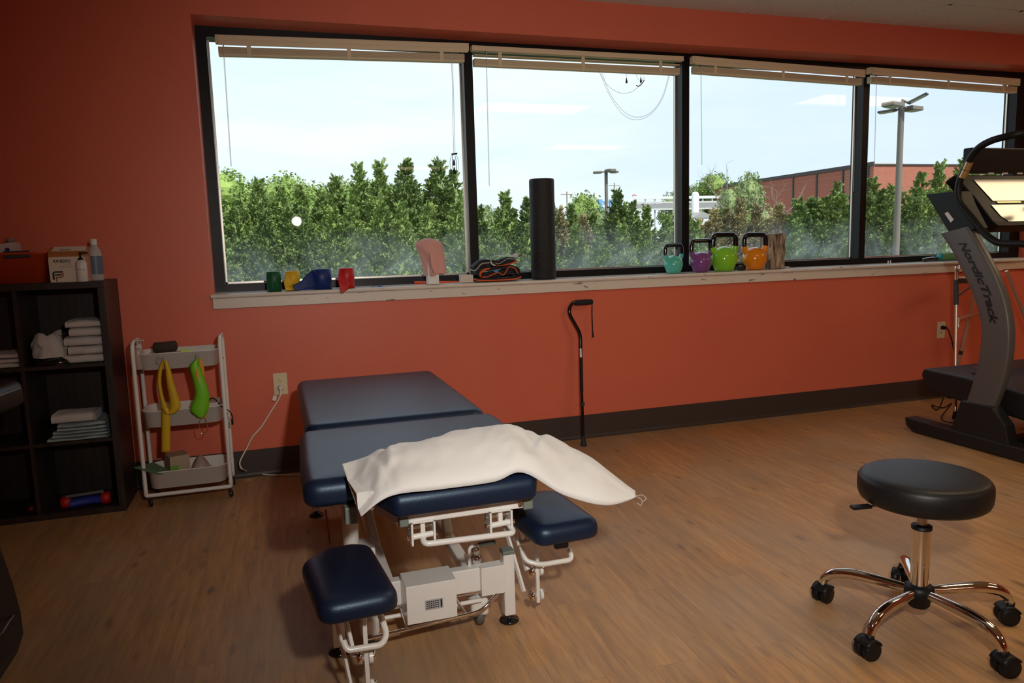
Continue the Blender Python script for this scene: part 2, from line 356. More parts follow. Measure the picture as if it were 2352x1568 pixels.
for nm, a, b in (('wall_left', (RX0 - .15, RY, 0), (RX0, .34, ZC)), ('wall_right', (RX1, RY, 0), (RX1 + .15, .34, ZC)), ('wall_front', (RX0 - .15, RY - .15, 0), (RX1 + .15, RY, ZC))):
    struct(nm, MB().box(a, b), M['wall'])
# cove base with toe
m = MB(); prof = [(0, 0), (-.016, 0), (-.016, .004), (-.009, .010), (-.005, .022), (-.0045, .1524), (0, .1524)]
m.prism([(RX0, y, z) for y, z in prof], (RX1 - RX0, 0, 0)); struct('baseboard_back', m, M['basecap'])
m = MB(); m.prism([(RX0, y, z) for y, z in [(0, 0), (.005, 0), (.005, .1524), (0, .1524)]], (0, 0, 0.0001)); 
# sill board with rounded nose, apron below
m = MB()
nose = [(FD + .02, ZS), (-.026, ZS - .002)] + [(-.030 - .009 * math.sin(a), ZS - .012 + .010 * math.cos(a)) for a in [PI * k / 6 for k in range(7)]] + [(-.024, ZS - .024), (FD + .02, ZS - .024)]
m.prism([(XL - .012, y, z) for y, z in nose], (XR - XL + .22, 0, 0))
m.box((XL - .004, -.020, ZAB), (XR + .2, .002, ZS - .024))
o = struct('trim_1', m, M['sill'], bevel=.003)
# window units
for k in range(4):
    xa = X0 + k * PW; xb = X0 + (k + 1) * PW - .055
    root = bpy.data.objects.new('window_%d' % (k + 1), None); COL.objects.link(root); root['kind'] = 'structure'; root.location = (xa, FD, ZS); ORG[root.name] = V(root.location)
    m = MB(); y0, y1 = FD, FD + .11; lft = XL if k == 0 else xa - .0275; rgt = xb + .0275 if k < 3 else XR
    m.box((lft, y0, ZS), (xa, y1, ZO)); m.box((xb, y0, ZS), (rgt, y1, ZO)); m.box((xa, y0, ZO - .055), (xb, y1, ZO)); m.box((xa, y0, ZS), (xb, y1, ZS + .043))
    m.build('window_frame', M['frame'], root)
    # bright gasket strip round the pane
    m = MB(); g = .009
    m.box((xa, y0 + .075, ZS + .043), (xb, y0 + .088, ZS + .043 + g)); m.box((xa, y0 + .075, ZS + .043), (xa + g, y0 + .088, ZO - .055)); m.box((xb - g, y0 + .075, ZS + .043), (xb, y0 + .088, ZO - .055))
    m.build('glazing_bead', M['alu'], root)
    MB().box((xa - .005, y0 + .088, ZS + .035), (xb + .005, y0 + .094, ZO - .05)).build('window_pane', M['glass'], root)

# ------------------------------------------------------------------ blinds
def blind(xa, xb, zl, zr, kind, label, wand_p, cordf):
    """xa..xb ends, z of the valance bottom at both ends"""
    root = thing('window_blind', ((xa + xb) / 2, .12, max(zl, zr) + .05), label, 'window blind', 'raised blinds at the window tops')
    sl = (zr - zl) / (xb - xa); Z = lambda x, d: zl + (x - xa) * sl + d
    def bar(x0, x1, y0, y1, d0, d1, mb, d0b=None):
        mb.add([(x0, y0, Z(x0, d0)), (x1, y0, Z(x1, d0)), (x1, y1, Z(x1, d0)), (x0, y1, Z(x0, d0)), (x0, y0, Z(x0, d1)), (x1, y0, Z(x1, d1)), (x1, y1, Z(x1, d1)), (x0, y1, Z(x0, d1))],
               [(0, 3, 2, 1), (4, 5, 6, 7), (0, 1, 5, 4), (1, 2, 6, 5), (2, 3, 7, 6), (3, 0, 4, 7)])
    if kind == 'valance':
        m = MB(); bar(xa + .015, xb - .01, .105, .113, 0, .052, m); bar(xa + .015, xb - .01, .102, .106, .022, .028, m); m.build('valance', M['blind'], root, bevel=.002)
        m = MB(); bar(xa, xb, .115, .155, .012, .056, m); m.build('head_rail', M['blind'], root, bevel=.002); dz = -.052; th = .048
    else:
        m = MB(); bar(xa, xb, .112, .155, .004, .034, m); m.build('head_rail', M['blind'], root, bevel=.002)
        for d in (-.023,):
            m = MB(); bar(xa + .012, xb - .03, .110, .156, d, d + .004, m); m.build('slat', M['blind'], root)
        dz = -.082; th = .044
    m = MB()
    for i in range(9): q = dz + .010 + i * (th - .012) / 9; bar(xa + .012, xb - .03, .112 + .001 * (i % 2), .158, q, q + .0026, m)
    m.build('slat_stack', M['blind'], root)
    m = MB(); bar(xa + .012, xb - .03, .114, .156, dz, dz + .010, m); m.build('bottom_rail', M['blind'], root, bevel=.002)
    for f in (.12, .5, .88):
        x = xa + (xb - xa) * f; m = MB(); bar(x - .011, x + .011, .109, .111, dz - .004, 0.0, m); m.build('ladder_tape', M['blind'], root)
    (wx, wz), (wx2, wz2) = wand_p
    MB().tube([(wx, .10, wz), (wx2, .10, wz2)], .0035, 6).build('tilt_wand', M['wand'], root)
    m = MB(); m.tube([(wx, .118, wz + .008), (wx, .10, wz - .002)], .003, 6); m.build('wand_hook', M['black'], root)
    cordf(root)
def cord1(root):
    MB().tube([(1.078, .10, 2.36), (1.0735, .10, 2.07), (1.068, .10, 1.80)], .0013, 5).tube([(1.084, .10, 2.36), (1.077, .10, 1.80)], .0013, 5).build('pull_cord', M['cord'], root)
    m = MB()
    for a in (.0, .9, 1.8): m.tube([(1.07 + .026 * math.cos(t) * math.cos(a), .10 + .02 * math.sin(a) * math.cos(t), 1.74 + .06 * math.sin(t)) for t in [2 * PI * i / 24 for i in range(24)]], .0011, 4, closed=True)
    m.tube([(1.055, .098, 1.795), (1.09, .098, 1.80)], .005, 6); m.build('cord_loop', M['rubber'], root)
    for dz in (0, -.045): MB().lathe([(.003, .02), (.007, 0), (.007, -.015), (.001, -.017)], (1.068, .098, 1.745 + dz), 10).build('cord_tassel', M['rubber'], root)
def cord2(root):
    m = MB(); P = lambda a, b: ony(a, b, .10)
    m.tube(spl([P(1375, 160), P(1398, 215), P(1430, 262), P(1462, 275), P(1495, 262), P(1522, 225), P(1538, 172)], 6), .0011, 4)
    m.tube(spl([P(1380, 160), P(1402, 216), P(1435, 258), P(1465, 269), P(1496, 257), P(1521, 222), P(1538, 165)], 6), .0011, 4)
    m.tube(spl([P(1377, 166), P(1395, 195), P(1420, 212), P(1445, 213), P(1465, 200), P(1480, 176)], 6), .0011, 4)
    m.tube([P(1439, 158), P(1439, 185)], .0011, 4); m.tube([P(1455, 158), P(1468, 186)], .0011, 4); m.tube([P(1473, 160), P(1472, 185)], .0011, 4)
    m.build('pull_cord', M['cord'], root)
    for a, b in ((1439, 183), (1472, 182)):
        q = P(a, b); MB().lathe([(.002, .012), (.006, -.01), (.007, -.02), (.001, -.022)], q, 10).build('cord_tassel', M['rubber'], root)
    MB().tube(spl([P(1461, 196), P(1468, 198), P(1476, 190), P(1480, 183)], 4), .003, 5).build('cord_knot', M['rubber'], root)
def cord34(px, a, b):
    def f(root):
        MB().tube([ony(px, a, .10), ony(px - 3, b, .10)], .0013, 5).build('pull_cord', M['cord'], root)
    return f
blind(-.215, 1.19, 2.357, 2.384, 'valance', 'beige blind raised at the top of the leftmost pane, with knotted cord hanging', ((-.175, 2.352), (-.182, 1.72)), cord1)
blind(1.208, 2.632, 2.396, 2.399, 'open', 'beige blind of the second pane, two slats dropped apart and looped cords below', ((1.291, 2.39), (1.283, 1.609)), cord2)
blind(2.70, 4.10, 2.384, 2.356, 'valance', 'beige blind raised above the kettlebells in the third pane', ((2.751, 2.373), (2.761, 1.743)), cord34(1964, 170, 440))
blind(4.14, 5.575, 2.376, 2.350, 'valance', 'beige blind raised at the top of the rightmost pane behind the treadmill', ((4.183, 2.37), (4.189, 1.719)), lambda r: None)

# ------------------------------------------------------------------ treatment table
T = thing('treatment_table', (.41, -1.4, 0), 'navy padded electric treatment table with white steel frame', 'treatment table')
MB().cushion(rrect(.072, .762, -1.545, -.50, .055), .535, .612, .034, .004).build('back_cushion', M['navy'], T)
MB().cushion(rpoly([(.048, -1.585), (.775, -1.585), (.782, -1.98), (.775, -2.22), (.65, -2.24), (.16, -2.235), (.038, -2.235), (.036, -2.0)], .05), .53, .612, .036, .004).build('seat_cushion', M['navy'], T)
MB().cushion(rpoly([(.262, -2.425), (.655, -2.42), (.72, -2.25), (.20, -2.25)], .028), .540, .612, .030, .002).build('head_cushion', M['navy'], T)
rz = Matrix.Rotation(R4 := math.radians(4), 4, 'Z')
def armpad(x0, x1, y0, y1, z0, z1, rot, cut=0.):
    c = V(((x0 + x1) / 2, (y0 + y1) / 2, 0)); mt = Matrix.Translation(c) @ Matrix.Rotation(rot, 4, 'Z') @ Matrix.Translation(-c)
    return MB().cushion(rpoly([(x0 + .01, y0), (x1 + .006, y0), (x1, y1 - .03), (x1 - .05, y1), (x0 + .07, y1), (x0, y1 - .07)], .05), z0, z1, .030, .004).xf(mt)
armpad(.026, .230, -2.55, -2.175, .342, .404, math.radians(4)).build('arm_cushion', M['navy'], T)
armpad(.660, .876, -2.355, -2.02, .366, .430, math.radians(2)).build('arm_cushion', M['navy'], T)
MB().box((.74, -2.335, .348), (.785, -2.315, .37)).build('knob', M['black'], T, bevel=.006)
def W(mb, name='frame_bar', m_='white', bv=.004, par=None): return mb.build(name, M[m_], par or T, bevel=bv)
# upper frame
W(MB().box((.148, -2.22, .485), (.178, -.60, .528)).box((.655, -2.22, .485), (.685, -.60, .528)).box((.178, -.72, .49), (.655, -.68, .525)).box((.178, -1.62, .49), (.655, -1.58, .525)).box((.178, -2.12, .49), (.655, -2.08, .525)), 'upper_frame')
for x in (.148, .655): MB().box((x - .003, -2.25, .482), (x + .033, -2.215, .532)).build('end_cap', M['greycap'], T, bevel=.004)
# head section frame with angled side tube
hf = W(MB().box((.302, -2.365, .503), (.634, -2.335, .545)), 'head_frame')
MB().box((.279, -2.372, .499), (.304, -2.330, .546)).build('end_cap', M['greycap'], hf, bevel=.004)
MB().box((.633, -2.372, .499), (.662, -2.330, .546)).build('end_cap', M['greycap'], hf, bevel=.004)
W(MB().beam((.292, -2.345, .512), (.235, -2.2, .512), .02, .035), 'frame_bar')
for i, (p, q) in enumerate((((.24, -2.2, .53), (.225, -2.2, .53)),)): MB().lathe([(.012, -.012), (.012, .012)], (.232, -2.205, .512), 12, axis=(1, 0, 0)).build('bolt', M['chrome'], T)
MB().lathe([(.007, 0), (.007, .02)], (.622, -2.366, .525), 10, axis=(0, -1, 0)).build('bolt', M['chrome'], T)
# two ratchet brackets and the pull bar
for x0 in (.309, .532):
    m = MB(); yb = -2.36; w = .068
    m.box((x0, yb - .012, 0.442), (x0 + .006, yb + .05, 0.509)); m.box((x0 + w - .006, yb - .012, 0.450), (x0 + w, yb + .05, 0.509)); m.box((x0, yb - .012, 0.504), (x0 + w, yb + .05, 0.510))
    r = W(m, 'ratchet_bracket', bv=.001)
    MB().tube([(x0 + .004, yb + .004, 0.462), (x0 + w - .004, yb + .004, 0.465)], .0085, 10).box((x0 + w * .42, yb + .0, 0.462), (x0 + w * .6, yb + .016, 0.504)).build('pin', M['white'], r)
    MB().tube([(x0 - .004, yb + .018, 0.482), (x0 + w + .004, yb + .018, 0.485)], .004, 8).build('rod', M['chrome'], r)
    MB().lathe([(.008, -.004), (.008, .004)], (x0 - .004, yb + .004, 0.462), 8, axis=(1, 0, 0)).build('bolt', M['chrome'], r)
    MB().lathe([(.008, -.004), (.008, .004)], (x0 + w + .004, yb + .004, 0.465), 8, axis=(1, 0, 0)).build('bolt', M['chrome'], r)
MB().tube(bendpath([(.347, -2.33, .462), (.340, -2.385, .449), (.600, -2.385, .442), (.592, -2.33, .458)], .018), .0085, 12).build('pull_bar', M['white'], T)
# arm supports
def arm(cx, yy, z_t, mirror, nm='arm_support'):
    m = MB(); s = mirror
    m.box((cx - .006, yy - .006, z_t - .26), (cx + .006, yy + .012, z_t)); m.beam((cx - .055, yy + .12, z_t + .01), (cx - .03, yy + .015, z_t - .15), .010, .018)
    m.beam((cx - .078, yy + .12, z_t), (cx - .045, yy + .01, z_t - .22), .008, .018); m.box((cx - .075, yy + .08, z_t - .03), (cx - .010, yy + .11, z_t + .0))
    r = m.build(nm, M['white'], T, bevel=.002)
    for dz in (-.15, -.235):
        MB().lathe([(.012, -.024), (.016, -.02), (.016, -.012), (.008, -.010), (.008, .014), (.016, .016), (.016, .022), (.010, .026)], (cx - .001, yy + .003, z_t + dz), 12, axis=(1, 0, 0)).build('pivot_bolt', M['chrome'], r)
        MB().lathe([(.018, 0), (.018, .01)], (cx + .007, yy + .003, z_t + dz), 14, axis=(1, 0, 0)).build('washer', M['white'], r)
    return r
arm(.760, -2.11, .335, 1)
MB().tube(bendpath([(.705, -2.07, .322), (.712, -2.13, .235), (.758, -2.15, .222), (.868, -2.15, .222), (.872, -2.12, .245)], .02), .0085, 10).build('pull_bar', M['white'], T)
m = MB(); m.box((.692, -2.12, .285), (.697, -2.07, .36)); m.box((.692, -2.12, .352), (.74, -2.07, .358)); m.tube([(.69, -2.115, .292), (.78, -2.115, .296)], .009, 10); m.box((.722, -2.12, .295), (.732, -2.10, .355)); m.build('ratchet_bracket', M['white'], T, bevel=.001)
arm(.166, -2.42, .325, 1)
MB().tube(bendpath([(.208, -2.36, .29), (.222, -2.43, .235), (.205, -2.455, .222), (.115, -2.455, .225), (.108, -2.44, .245)], .02), .0085, 10).build('pull_bar', M['white'], T)
# base: posts, cross beams, long rails
for (x, y) in ((.117, -2.055), (.675, -2.055), (.117, -.78), (.675, -.78)):
    lg = W(MB().box((x - .019, y - .019, .026), (x + .019, y + .019, .240)), 'leg')
    MB().box((x - .021, y - .021, .238), (x + .021, y + .021, .252)).build('leg_cap', M['greycap'], lg, bevel=.003)
    MB().lathe([(.032, 0), (.034, .004), (.030, .010), (.012, .014), (.012, .028)], (x, y, 0), 24).build('levelling_foot', M['black_gloss'], lg)
W(MB().box((.136, -2.068, .128), (.656, -2.030, .208)), 'cross_beam'); W(MB().box((.136, -.80, .128), (.656, -.76, .208)), 'cross_beam')
W(MB().box((.575, -2.090, .118), (.657, -2.066, .214)), 'gusset_plate', bv=.002)
W(MB().box((.528, -2.032, .165), (.566, -.78, .203)), 'base_rail'); W(MB().box((.262, -2.032, .165), (.30, -.78, .203)), 'base_rail')
cb = W(MB().box((.316, -2.175, .112), (.472, -2.068, .234)), 'control_box', bv=.002)
m = MB(); m.box((.372, -2.1762, .150), (.428, -2.175, .182)); o = m.build('rating_label', mat('silver label', (.42, .42, .42), .35), cb)
m = MB(); random.seed(3)
for r_ in range(4):
    for c_ in range(6): m.box((.376 + c_ * .0068, -2.1766, .155 + r_ * .0065), (.381 + c_ * .0068, -2.1762, .1585 + r_ * .0065))
m.box((.420, -2.1766, .154), (.425, -2.1762, .179)); m.build('label_print', M['ink'], cb)
# lift arms and column
W(MB().beam((.545, -1.75, .2), (.60, -1.15, .50), .03, .05).beam((.28, -1.75, .2), (.25, -1.15, .50), .03, .05).beam((.545, -.9, .2), (.60, -1.4, .50), .03, .05), 'lift_arm')
MB().lathe([(.022, .235), (.025, .237), (.025, .30), (.026, .302), (.026, .42), (.024, .49)], (.182, -1.93, 0), 20).build('lift_column', M['white'], T)
W(MB().box((.170, -1.95, .13), (.262, -1.91, .235)).box((.20, -1.9, .2), (.262, -1.80, .26)), 'column_bracket')
MB().tube([(.13, -1.96, .255), (.165, -1.96, .265)], .005, 8).lathe([(.01, -.01), (.01, .01)], (.16, -1.965, .25), 10, axis=(0, 1, 0)).lathe([(.01, -.01), (.01, .01)], (.155, -1.97, .225), 10, axis=(0, 1, 0)).build('pivot_bolt', M['chrome'], T)
MB().tube([onz(748, 1172, .40), onz(758, 1248, .20)], .0035, 6).build('release_cable', mat('red cable', (.35, .05, .03), .5), T)
MB().tube(spl([(.60, -1.9, .40), (.66, -1.88, .36), (.70, -1.9, .30)], 5), .004, 6).build('lift_rod', M['white'], T)
MB().tube([(.70, -1.9, .30), (.725, -1.93, .25)], .004, 6).build('lift_rod', mat('dark red rubber', (.12, .03, .025), .6), T)
# foot bar, brake lever, castor
m = MB(); m.tube([(.25, -2.055, .118), (.66, -2.055, .124)], .009, 12); m.build('chrome_axle', M['chrome'], T)
W(MB().tube([(.26, -2.07, .095), (.575, -2.075, .10)], .007, 10), 'axle_rod', bv=0)
m = MB(); m.tube(bendpath([(.19, -2.16, .085), (.558, -2.14, .096), (.615, -2.13, .138)], .04), .0062, 10)
m.tube([(.312, -2.06, .118), (.318, -2.15, .09)], .004, 8); m.tube([(.49, -2.06, .122), (.508, -2.145, .094)], .004, 8); m.build('foot_bar', M['chrome'], T)
for (x, y) in ((.575, -2.03), (.215, -2.03)):
    cs = MB().lathe([(.009, .055), (.009, .21), (.015, .212), (.019, .222), (.019, .232), (.012, .236), (.010, .244), (.016, .248), (.016, .262), (.006, .268)], (x, y, 0), 18).build('castor', M['chrome'], T)
    MB().box((x - .030, y - .035, .036), (x + .030, y + .03, .096)).build('castor_housing', M['white'], cs, bevel=.012, bseg=3)
    MB().lathe([(.010, -.013), (.026, -.013), (.030, -.008), (.030, .008), (.026, .013), (.010, .013)], (x, y - .008, .030), 20, axis=(1, 0, 0)).build('wheel', mat('grey wheel', (.12, .11, .11), .5), cs)
bl = MB().tube(bendpath([(.548, -2.04, .20), (.548, -2.05, .276), (.585, -2.05, .280)], .014), .0055, 10).build('brake_lever', M['white'], T)
MB().tube([(.580, -2.05, .280), (.636, -2.05, .279)], .0085, 12).build('lever_grip', M['greycap'], bl)

# ------------------------------------------------------------------ pillow
def catv(L, u):
    n = len(L) - 1; x = u * n; i = min(int(x), n - 1); t = x - i
    g = lambda k: V(L[max(0, min(n, k))]); p0, p1, p2, p3 = g(i - 1), g(i), g(i + 1), g(i + 2)
    return .5 * ((2 * p1) + (p2 - p0) * t + (2 * p0 - 5 * p1 + 4 * p2 - p3) * t * t + (3 * p1 - p0 - 3 * p2 + p3) * t ** 3)
BK = [(.148, -2.19, .645), (.27, -2.10, .632), (.42, -2.085, .632), (.56, -2.07, .640), (.70, -2.09, .635), (.82, -2.12, .605), (.92, -2.20, .555), (1.0, -2.345, .500)]
FR = [(.170, -2.44, .570), (.25, -2.44, .615), (.38, -2.435, .614), (.53, -2.43, .614), (.620, -2.415, .624), (.74, -2.42, .545), (.87, -2.42, .500), (.985, -2.375, .492)]
TH = [(.004, 0, 0), (.058, 0, 0), (.074, 0, 0), (.078, 0, 0), (.074, 0, 0), (.066, 0, 0), (.052, 0, 0), (.004, 0, 0)]
def pil(top):
    def f(u, v):
        b, fr = catv(BK, u), catv(FR, u); th = max(catv(TH, u).x, .003); p = b.lerp(fr, v)
        e = max(0., math.sin(PI * v)) ** .62 * (min(1, u * 7) ** .5) * (min(1, (1 - u) * 7) ** .5)
        p3 = p * 1.0
        w = noise.noise(V((u * 9, v * 3.2, 1.3))) * .010 + noise.noise(V((u * 26 + v * 5, v * 7 - u * 9, 4.1))) * .0035 * (1.6 - u)
        w += .006 * math.sin(u * 60 + v * 9) * math.exp(-((u - .12) / .08) ** 2) + .004 * math.sin(u * 34 - v * 14) * math.exp(-((u - .62) / .10) ** 2)
        w += -.020 * math.exp(-((u - .585 - .09 * (1 - v)) / .020) ** 2) * math.sin(PI * min(1, v + .12)) + .010 * math.exp(-((u - .63 - .07 * (1 - v)) / .03) ** 2) * math.sin(PI * v)
        w += -.010 * math.exp(-((u - .74 - .05 * math.sin(v * 4)) / .016) ** 2) * v * (1 - v) * 3
        w += -.009 * math.exp(-((u - .10 - .06 * v) / .014) ** 2) - .006 * math.exp(-((u - .17 + .05 * v) / .012) ** 2)
        if top: p3 += V((0, -.012, 1)) * (th * e + w * e * 1.1)
        else: p3 += V((0, 0, 1)) * (-.006 * e if u < .64 else -.028 * e * min(1, (u - .64) * 6) - .006 * e)
        if not top and u < .57: p3.z = max(p3.z, .6205) if (p3.y > -2.405) else p3.z
        return p3
    return f
PR = thing('pillow', (.5, -2.27, .62), 'long white pillow lying over the head end of the table, one end drooping', 'pillow')
m = MB(); m.grid(110, 34, pil(True)); m.grid(110, 34, lambda u, v: pil(False)(u, 1 - v)); m.build('pillowcase', M['cotton'], PR, weld=True)
m = MB(); m.tube(spl([(.985, -2.372, .495), (1.005, -2.38, .497), (1.012, -2.39, .488), (1.0, -2.39, .48)], 4), .0007, 4); m.tube(spl([(.985, -2.375, .495), (1.0, -2.385, .485), (.995, -2.39, .47), (.985, -2.385, .478)], 4), .0007, 4); m.build('loose_threads', M['cotton'], PR)

# ------------------------------------------------------------------ stool
SX, SY = 1.893, -2.556
S = thing('rolling_stool', (SX, SY, 0), 'round black vinyl rolling stool with five chrome legs on castors', 'stool')
prof = [(.0, .414), (.155, .414), (.172, .417), (.183, .426), (.1885, .440), (.190, .462), (.1885, .484), (.184, .4935), (.1795, .4965), (.178, .4985), (.172, .502), (.150, .5045), (.10, .5065), (.05, .507), (.001, .507)]
MB().lathe(prof, (SX, SY, 0), 64).build('seat', M['black_vinyl'], S)
MB().tube([(SX + .179 * math.cos(a), SY + .179 * math.sin(a), .4965) for a in [2 * PI * i / 72 for i in range(72)]], .0016, 5, closed=True).build('seam_piping', M['black_vinyl'], S)
MB().lathe([(.09, .400), (.09, .4145)], (SX, SY, 0), 4).build('seat_plate', M['black'], S)
a = math.radians(166); hd = V((math.cos(a), math.sin(a), 0))
lv = MB().tube([V((SX, SY, .405)) + hd * .05, V((SX, SY, .408)) + hd * .18], .004, 8).build('height_lever', M['steel'], S)
MB().beam(V((SX, SY, .408)) + hd * .17, V((SX, SY, .406)) + hd * .232, .026, .010).build('lever_grip', M['black'], lv, bevel=.003)
MB().lathe([(.0150, .33), (.0150, .41)], (SX, SY, 0), 20).build('gas_piston', M['steel'], S)
MB().lathe([(.030, .325), (.030, .336), (.0150, .338)], (SX, SY, 0), 24).build('collar', M['black'], S)
MB().lathe([(.0265, .13), (.0285, .325)], (SX, SY, 0), 28).build('column', M['chrome'], S)
MB().lathe([(.028, .068), (.033, .075), (.036, .10), (.045, .112), (.043, .135), (.030, .142), (.024, .143)], (SX, SY, 0), 24).build('hub', M['black'], S)
for dg in (126, 198, 270, 342, 54):
    a = math.radians(dg); d = V((math.cos(a), math.sin(a), 0)); c = V((SX, SY, 0))
    pts = spl([c + d * .025 + V((0, 0, .118)), c + d * .12 + V((0, 0, .123)), c + d * .20 + V((0, 0, .124)), c + d * .255 + V((0, 0, .112)), c + d * .283 + V((0, 0, .090)), c + d * .291 + V((0, 0, .070))], 6)
    n = len(pts); rr = [.0138 + .0045 * math.sin(PI * min(1, i / (n - 1) * 1.2)) for i in range(n)]
    lg = MB().tube(pts, rr, 16).build('leg', M['chrome'], S)
    t = V((-d.y, d.x, 0)); e = c + d * .293; sw = math.radians(dg * 2.3); wd = V((math.cos(sw), math.sin(sw), 0)); wt = V((-wd.y, wd.x, 0)); e2 = e + wt * .008
    cs = MB().lathe([(.012, .052), (.014, .072), (.008, .076)], (e.x, e.y, 0), 14).build('castor', M['black'], lg)
    for sgn in (-1, 1):
        pr = [(.004, -.011), (.027, -.011), (.030, -.007), (.030, .007), (.027, .011), (.004, .011)]
        m = MB().lathe(pr, (e2.x + wd.x * .016 * sgn, e2.y + wd.y * .016 * sgn, .030), 24, axis=wd)
        m.build('castor_wheel', M['black'], lg)
    m = MB(); arc = []
    for i in range(9):
        q = math.radians(25 + i * 15); arc.append(e2 + wt * (-.032 * math.cos(q)) + V((0, 0, .030 + .032 * math.sin(q))))
    m.grid(9, 5, lambda u, v: arc[int(round(u * 8))] + wd * (-.027 + .054 * v)); m.build('castor_hood', M['black'], lg, solid=.005)

# ------------------------------------------------------------------ walking cane
cb_, ct_ = onz(1341, 1024, 0), ony(1334, 790, -.05)
C = thing('walking_cane', cb_, 'black offset-handle walking cane leaning against the orange wall', 'walking cane')
Lp = lambda px, py, y: ony(px, py, y)
yb, yt = cb_.y, -.045
def cy(py): return yb + (yt - yb) * (1024 - py) / (1024 - 695)
pth = [Lp(1340, 1005, cy(1005)), Lp(1336, 900, cy(900)), Lp(1334, 800, cy(800)), Lp(1332, 768, cy(768)), Lp(1321, 745, cy(745)), Lp(1309, 722, cy(722)), Lp(1309, 706, cy(706)), Lp(1317, 695, cy(695)), Lp(1330, 694, cy(694)), Lp(1358, 693, cy(693))]
pp_ = spl(pth[2:], 8); MB().tube([pth[1].lerp(pth[2], .0)] + pp_, .0112, 14).build('shaft', M['black_gloss'], C)
MB().tube([pth[0], pth[1]], .0095, 12).build('lower_tube', M['black_gloss'], C)
m = MB().tube([Lp(1338, 932, cy(932)), Lp(1338, 924, cy(924))], .0135, 14); m.build('lock_ring', M['rubber'], C)
ax = (pth[0] - cb_).normalized(); MB().lathe([(.019, 0), (.020, .006), (.0135, .030), (.0115, .06), (.0095, .062)], cb_, 20, axis=ax).build('rubber_tip', M['rubber'], C)
h0, h1 = Lp(1320, 695, cy(695)), Lp(1361, 693, cy(693))
MB().tube([h0.lerp(h1, t) for t in (0, .04, .3, .6, .96, 1)], [.012, .0165, .017, .0175, .0165, .012], 16).build('foam_grip', M['foam'], C)
a_, b_ = Lp(1334.5, 820, cy(820)), Lp(1334, 800, cy(800)); MB().tube([a_, b_], .0117, 14).build('silver_label', M['steel'], C)
q = spl([Lp(1360, 700, cy(700)), Lp(1360, 725, cy(700) - .01), Lp(1361, 750, cy(700) - .01), Lp(1362, 774, cy(700) - .008)], 5)
MB().tube(q, .0035, 6, sx=.6).tube([q[-4], q[-1]], [.004, .007], 8).build('wrist_strap', M['black'], C)

# ------------------------------------------------------------------ outlets
def outlet(a, b, c, d, label):
    p, q = ony(a, b, 0), ony(c, d, 0); cx, cz = (p.x + q.x) / 2, (p.z + q.z) / 2; w, h = .038, .062
    r = thing('wall_outlet', (cx, 0, cz), label, 'wall outlet')
    MB().box((cx - w, -.006, cz - h), (cx + w, 0, cz + h)).build('cover_plate', M['cream'], r, bevel=.003)
    for s in (-1, 1):
        zz = cz + s * .0195
        rc = MB().prism([(cx + .017 * math.cos(t), -.006, zz + .0145 * max(-.95, min(.95, 1.2 * math.sin(t)))) for t in [2 * PI * i / 20 for i in range(20)]], (0, -.003, 0)).build('receptacle', M['cream'], r)
        m = MB(); m.box((cx - .0075, -.0095, zz - .001), (cx - .0055, -.009, zz + .007)); m.box((cx + .0055, -.0095, zz - .001), (cx + .0075, -.009, zz + .006)); m.box((cx - .002, -.0095, zz - .010), (cx + .002, -.009, zz - .006)); m.build('slots', M['ink'], rc)
    MB().lathe([(.003, 0), (.003, .0015)], (cx, -.0055, cz), 10, axis=(0, -1, 0)).build('screw', M['cream'], r)
    return cx, cz
ox, oz_ = outlet(628, 857, 660, 905, 'cream wall outlet between the white cart and the table, a white plug in it')
cd = thing('power_cord', (ox, -.03, oz_), 'white power cord running from the left outlet down towards the floor', 'power cord')
MB().lathe([(.015, 0), (.017, .008), (.015, .022), (.008, .034)], (ox, -.009, oz_ - .0195), 18, axis=(0, -1, 0)).build('plug', M['plug'], cd)
m = MB(); m.tube(spl([(ox, -.042, oz_ - .02)] + [ony(a, b, y) for a, b, y in ((642, 912, -.06), (622, 945, -.07), (600, 980, -.08), (580, 1003, -.09), (566, 1030, -.10), (553, 1055, -.12), (551, 1066, -.13), (556, 1076, -.14))] + [onz(575, 1084, .012), onz(620, 1090, .01), onz(690, 1090, .01), onz(740, 1090, .01)], 6), .0042, 8); m.build('cable', M['plug'], cd)
p = ony(631, 914, -.058); MB().box(p - V((.011, .001, .014)), p + V((.009, .001, .014)), rot=Matrix.Rotation(.3, 3, 'Y')).build('cord_tag', M['plug'], cd)
ox, oz_ = outlet(2151, 739, 2170, 776, 'cream wall outlet by the walker and treadmill, a black plug in it')
cd = thing('power_cord', (ox, -.03, oz_), 'black power cord plugged in beside the walker and trailing under the treadmill', 'power cord')
MB().lathe([(.013, 0), (.015, .01), (.012, .028), (.006, .04)], (ox, -.009, oz_ + .0195), 18, axis=(.2, -1, 0)).build('plug', M['black'], cd)
m = MB(); m.tube(spl([(ox + .01, -.045, oz_ + .02), ony(2178, 757, -.07), ony(2186, 780, -.08), ony(2190, 800, -.10), ony(2197, 830, -.13), ony(2197, 870, -.15), V((4.6, -.25, .2)), V((4.4, -.35, .02)), onz(2140, 930, .01), onz(2165, 936, .01), onz(2186, 926, .01), onz(2175, 940, .01), onz(2162, 960, .01), onz(2180, 970, .01), onz(2235, 974, .01)], 6), .0042, 8); m.build('cable', M['black'], cd)
p = ony(2185, 770, -.078); MB().box(p - V((.008, .001, .012)), p + V((.008, .001, .012)), rot=Matrix.Rotation(-.4, 3, 'Y')).build('cord_tag', mat('beige tag', (.6, .45, .3), .6), cd)

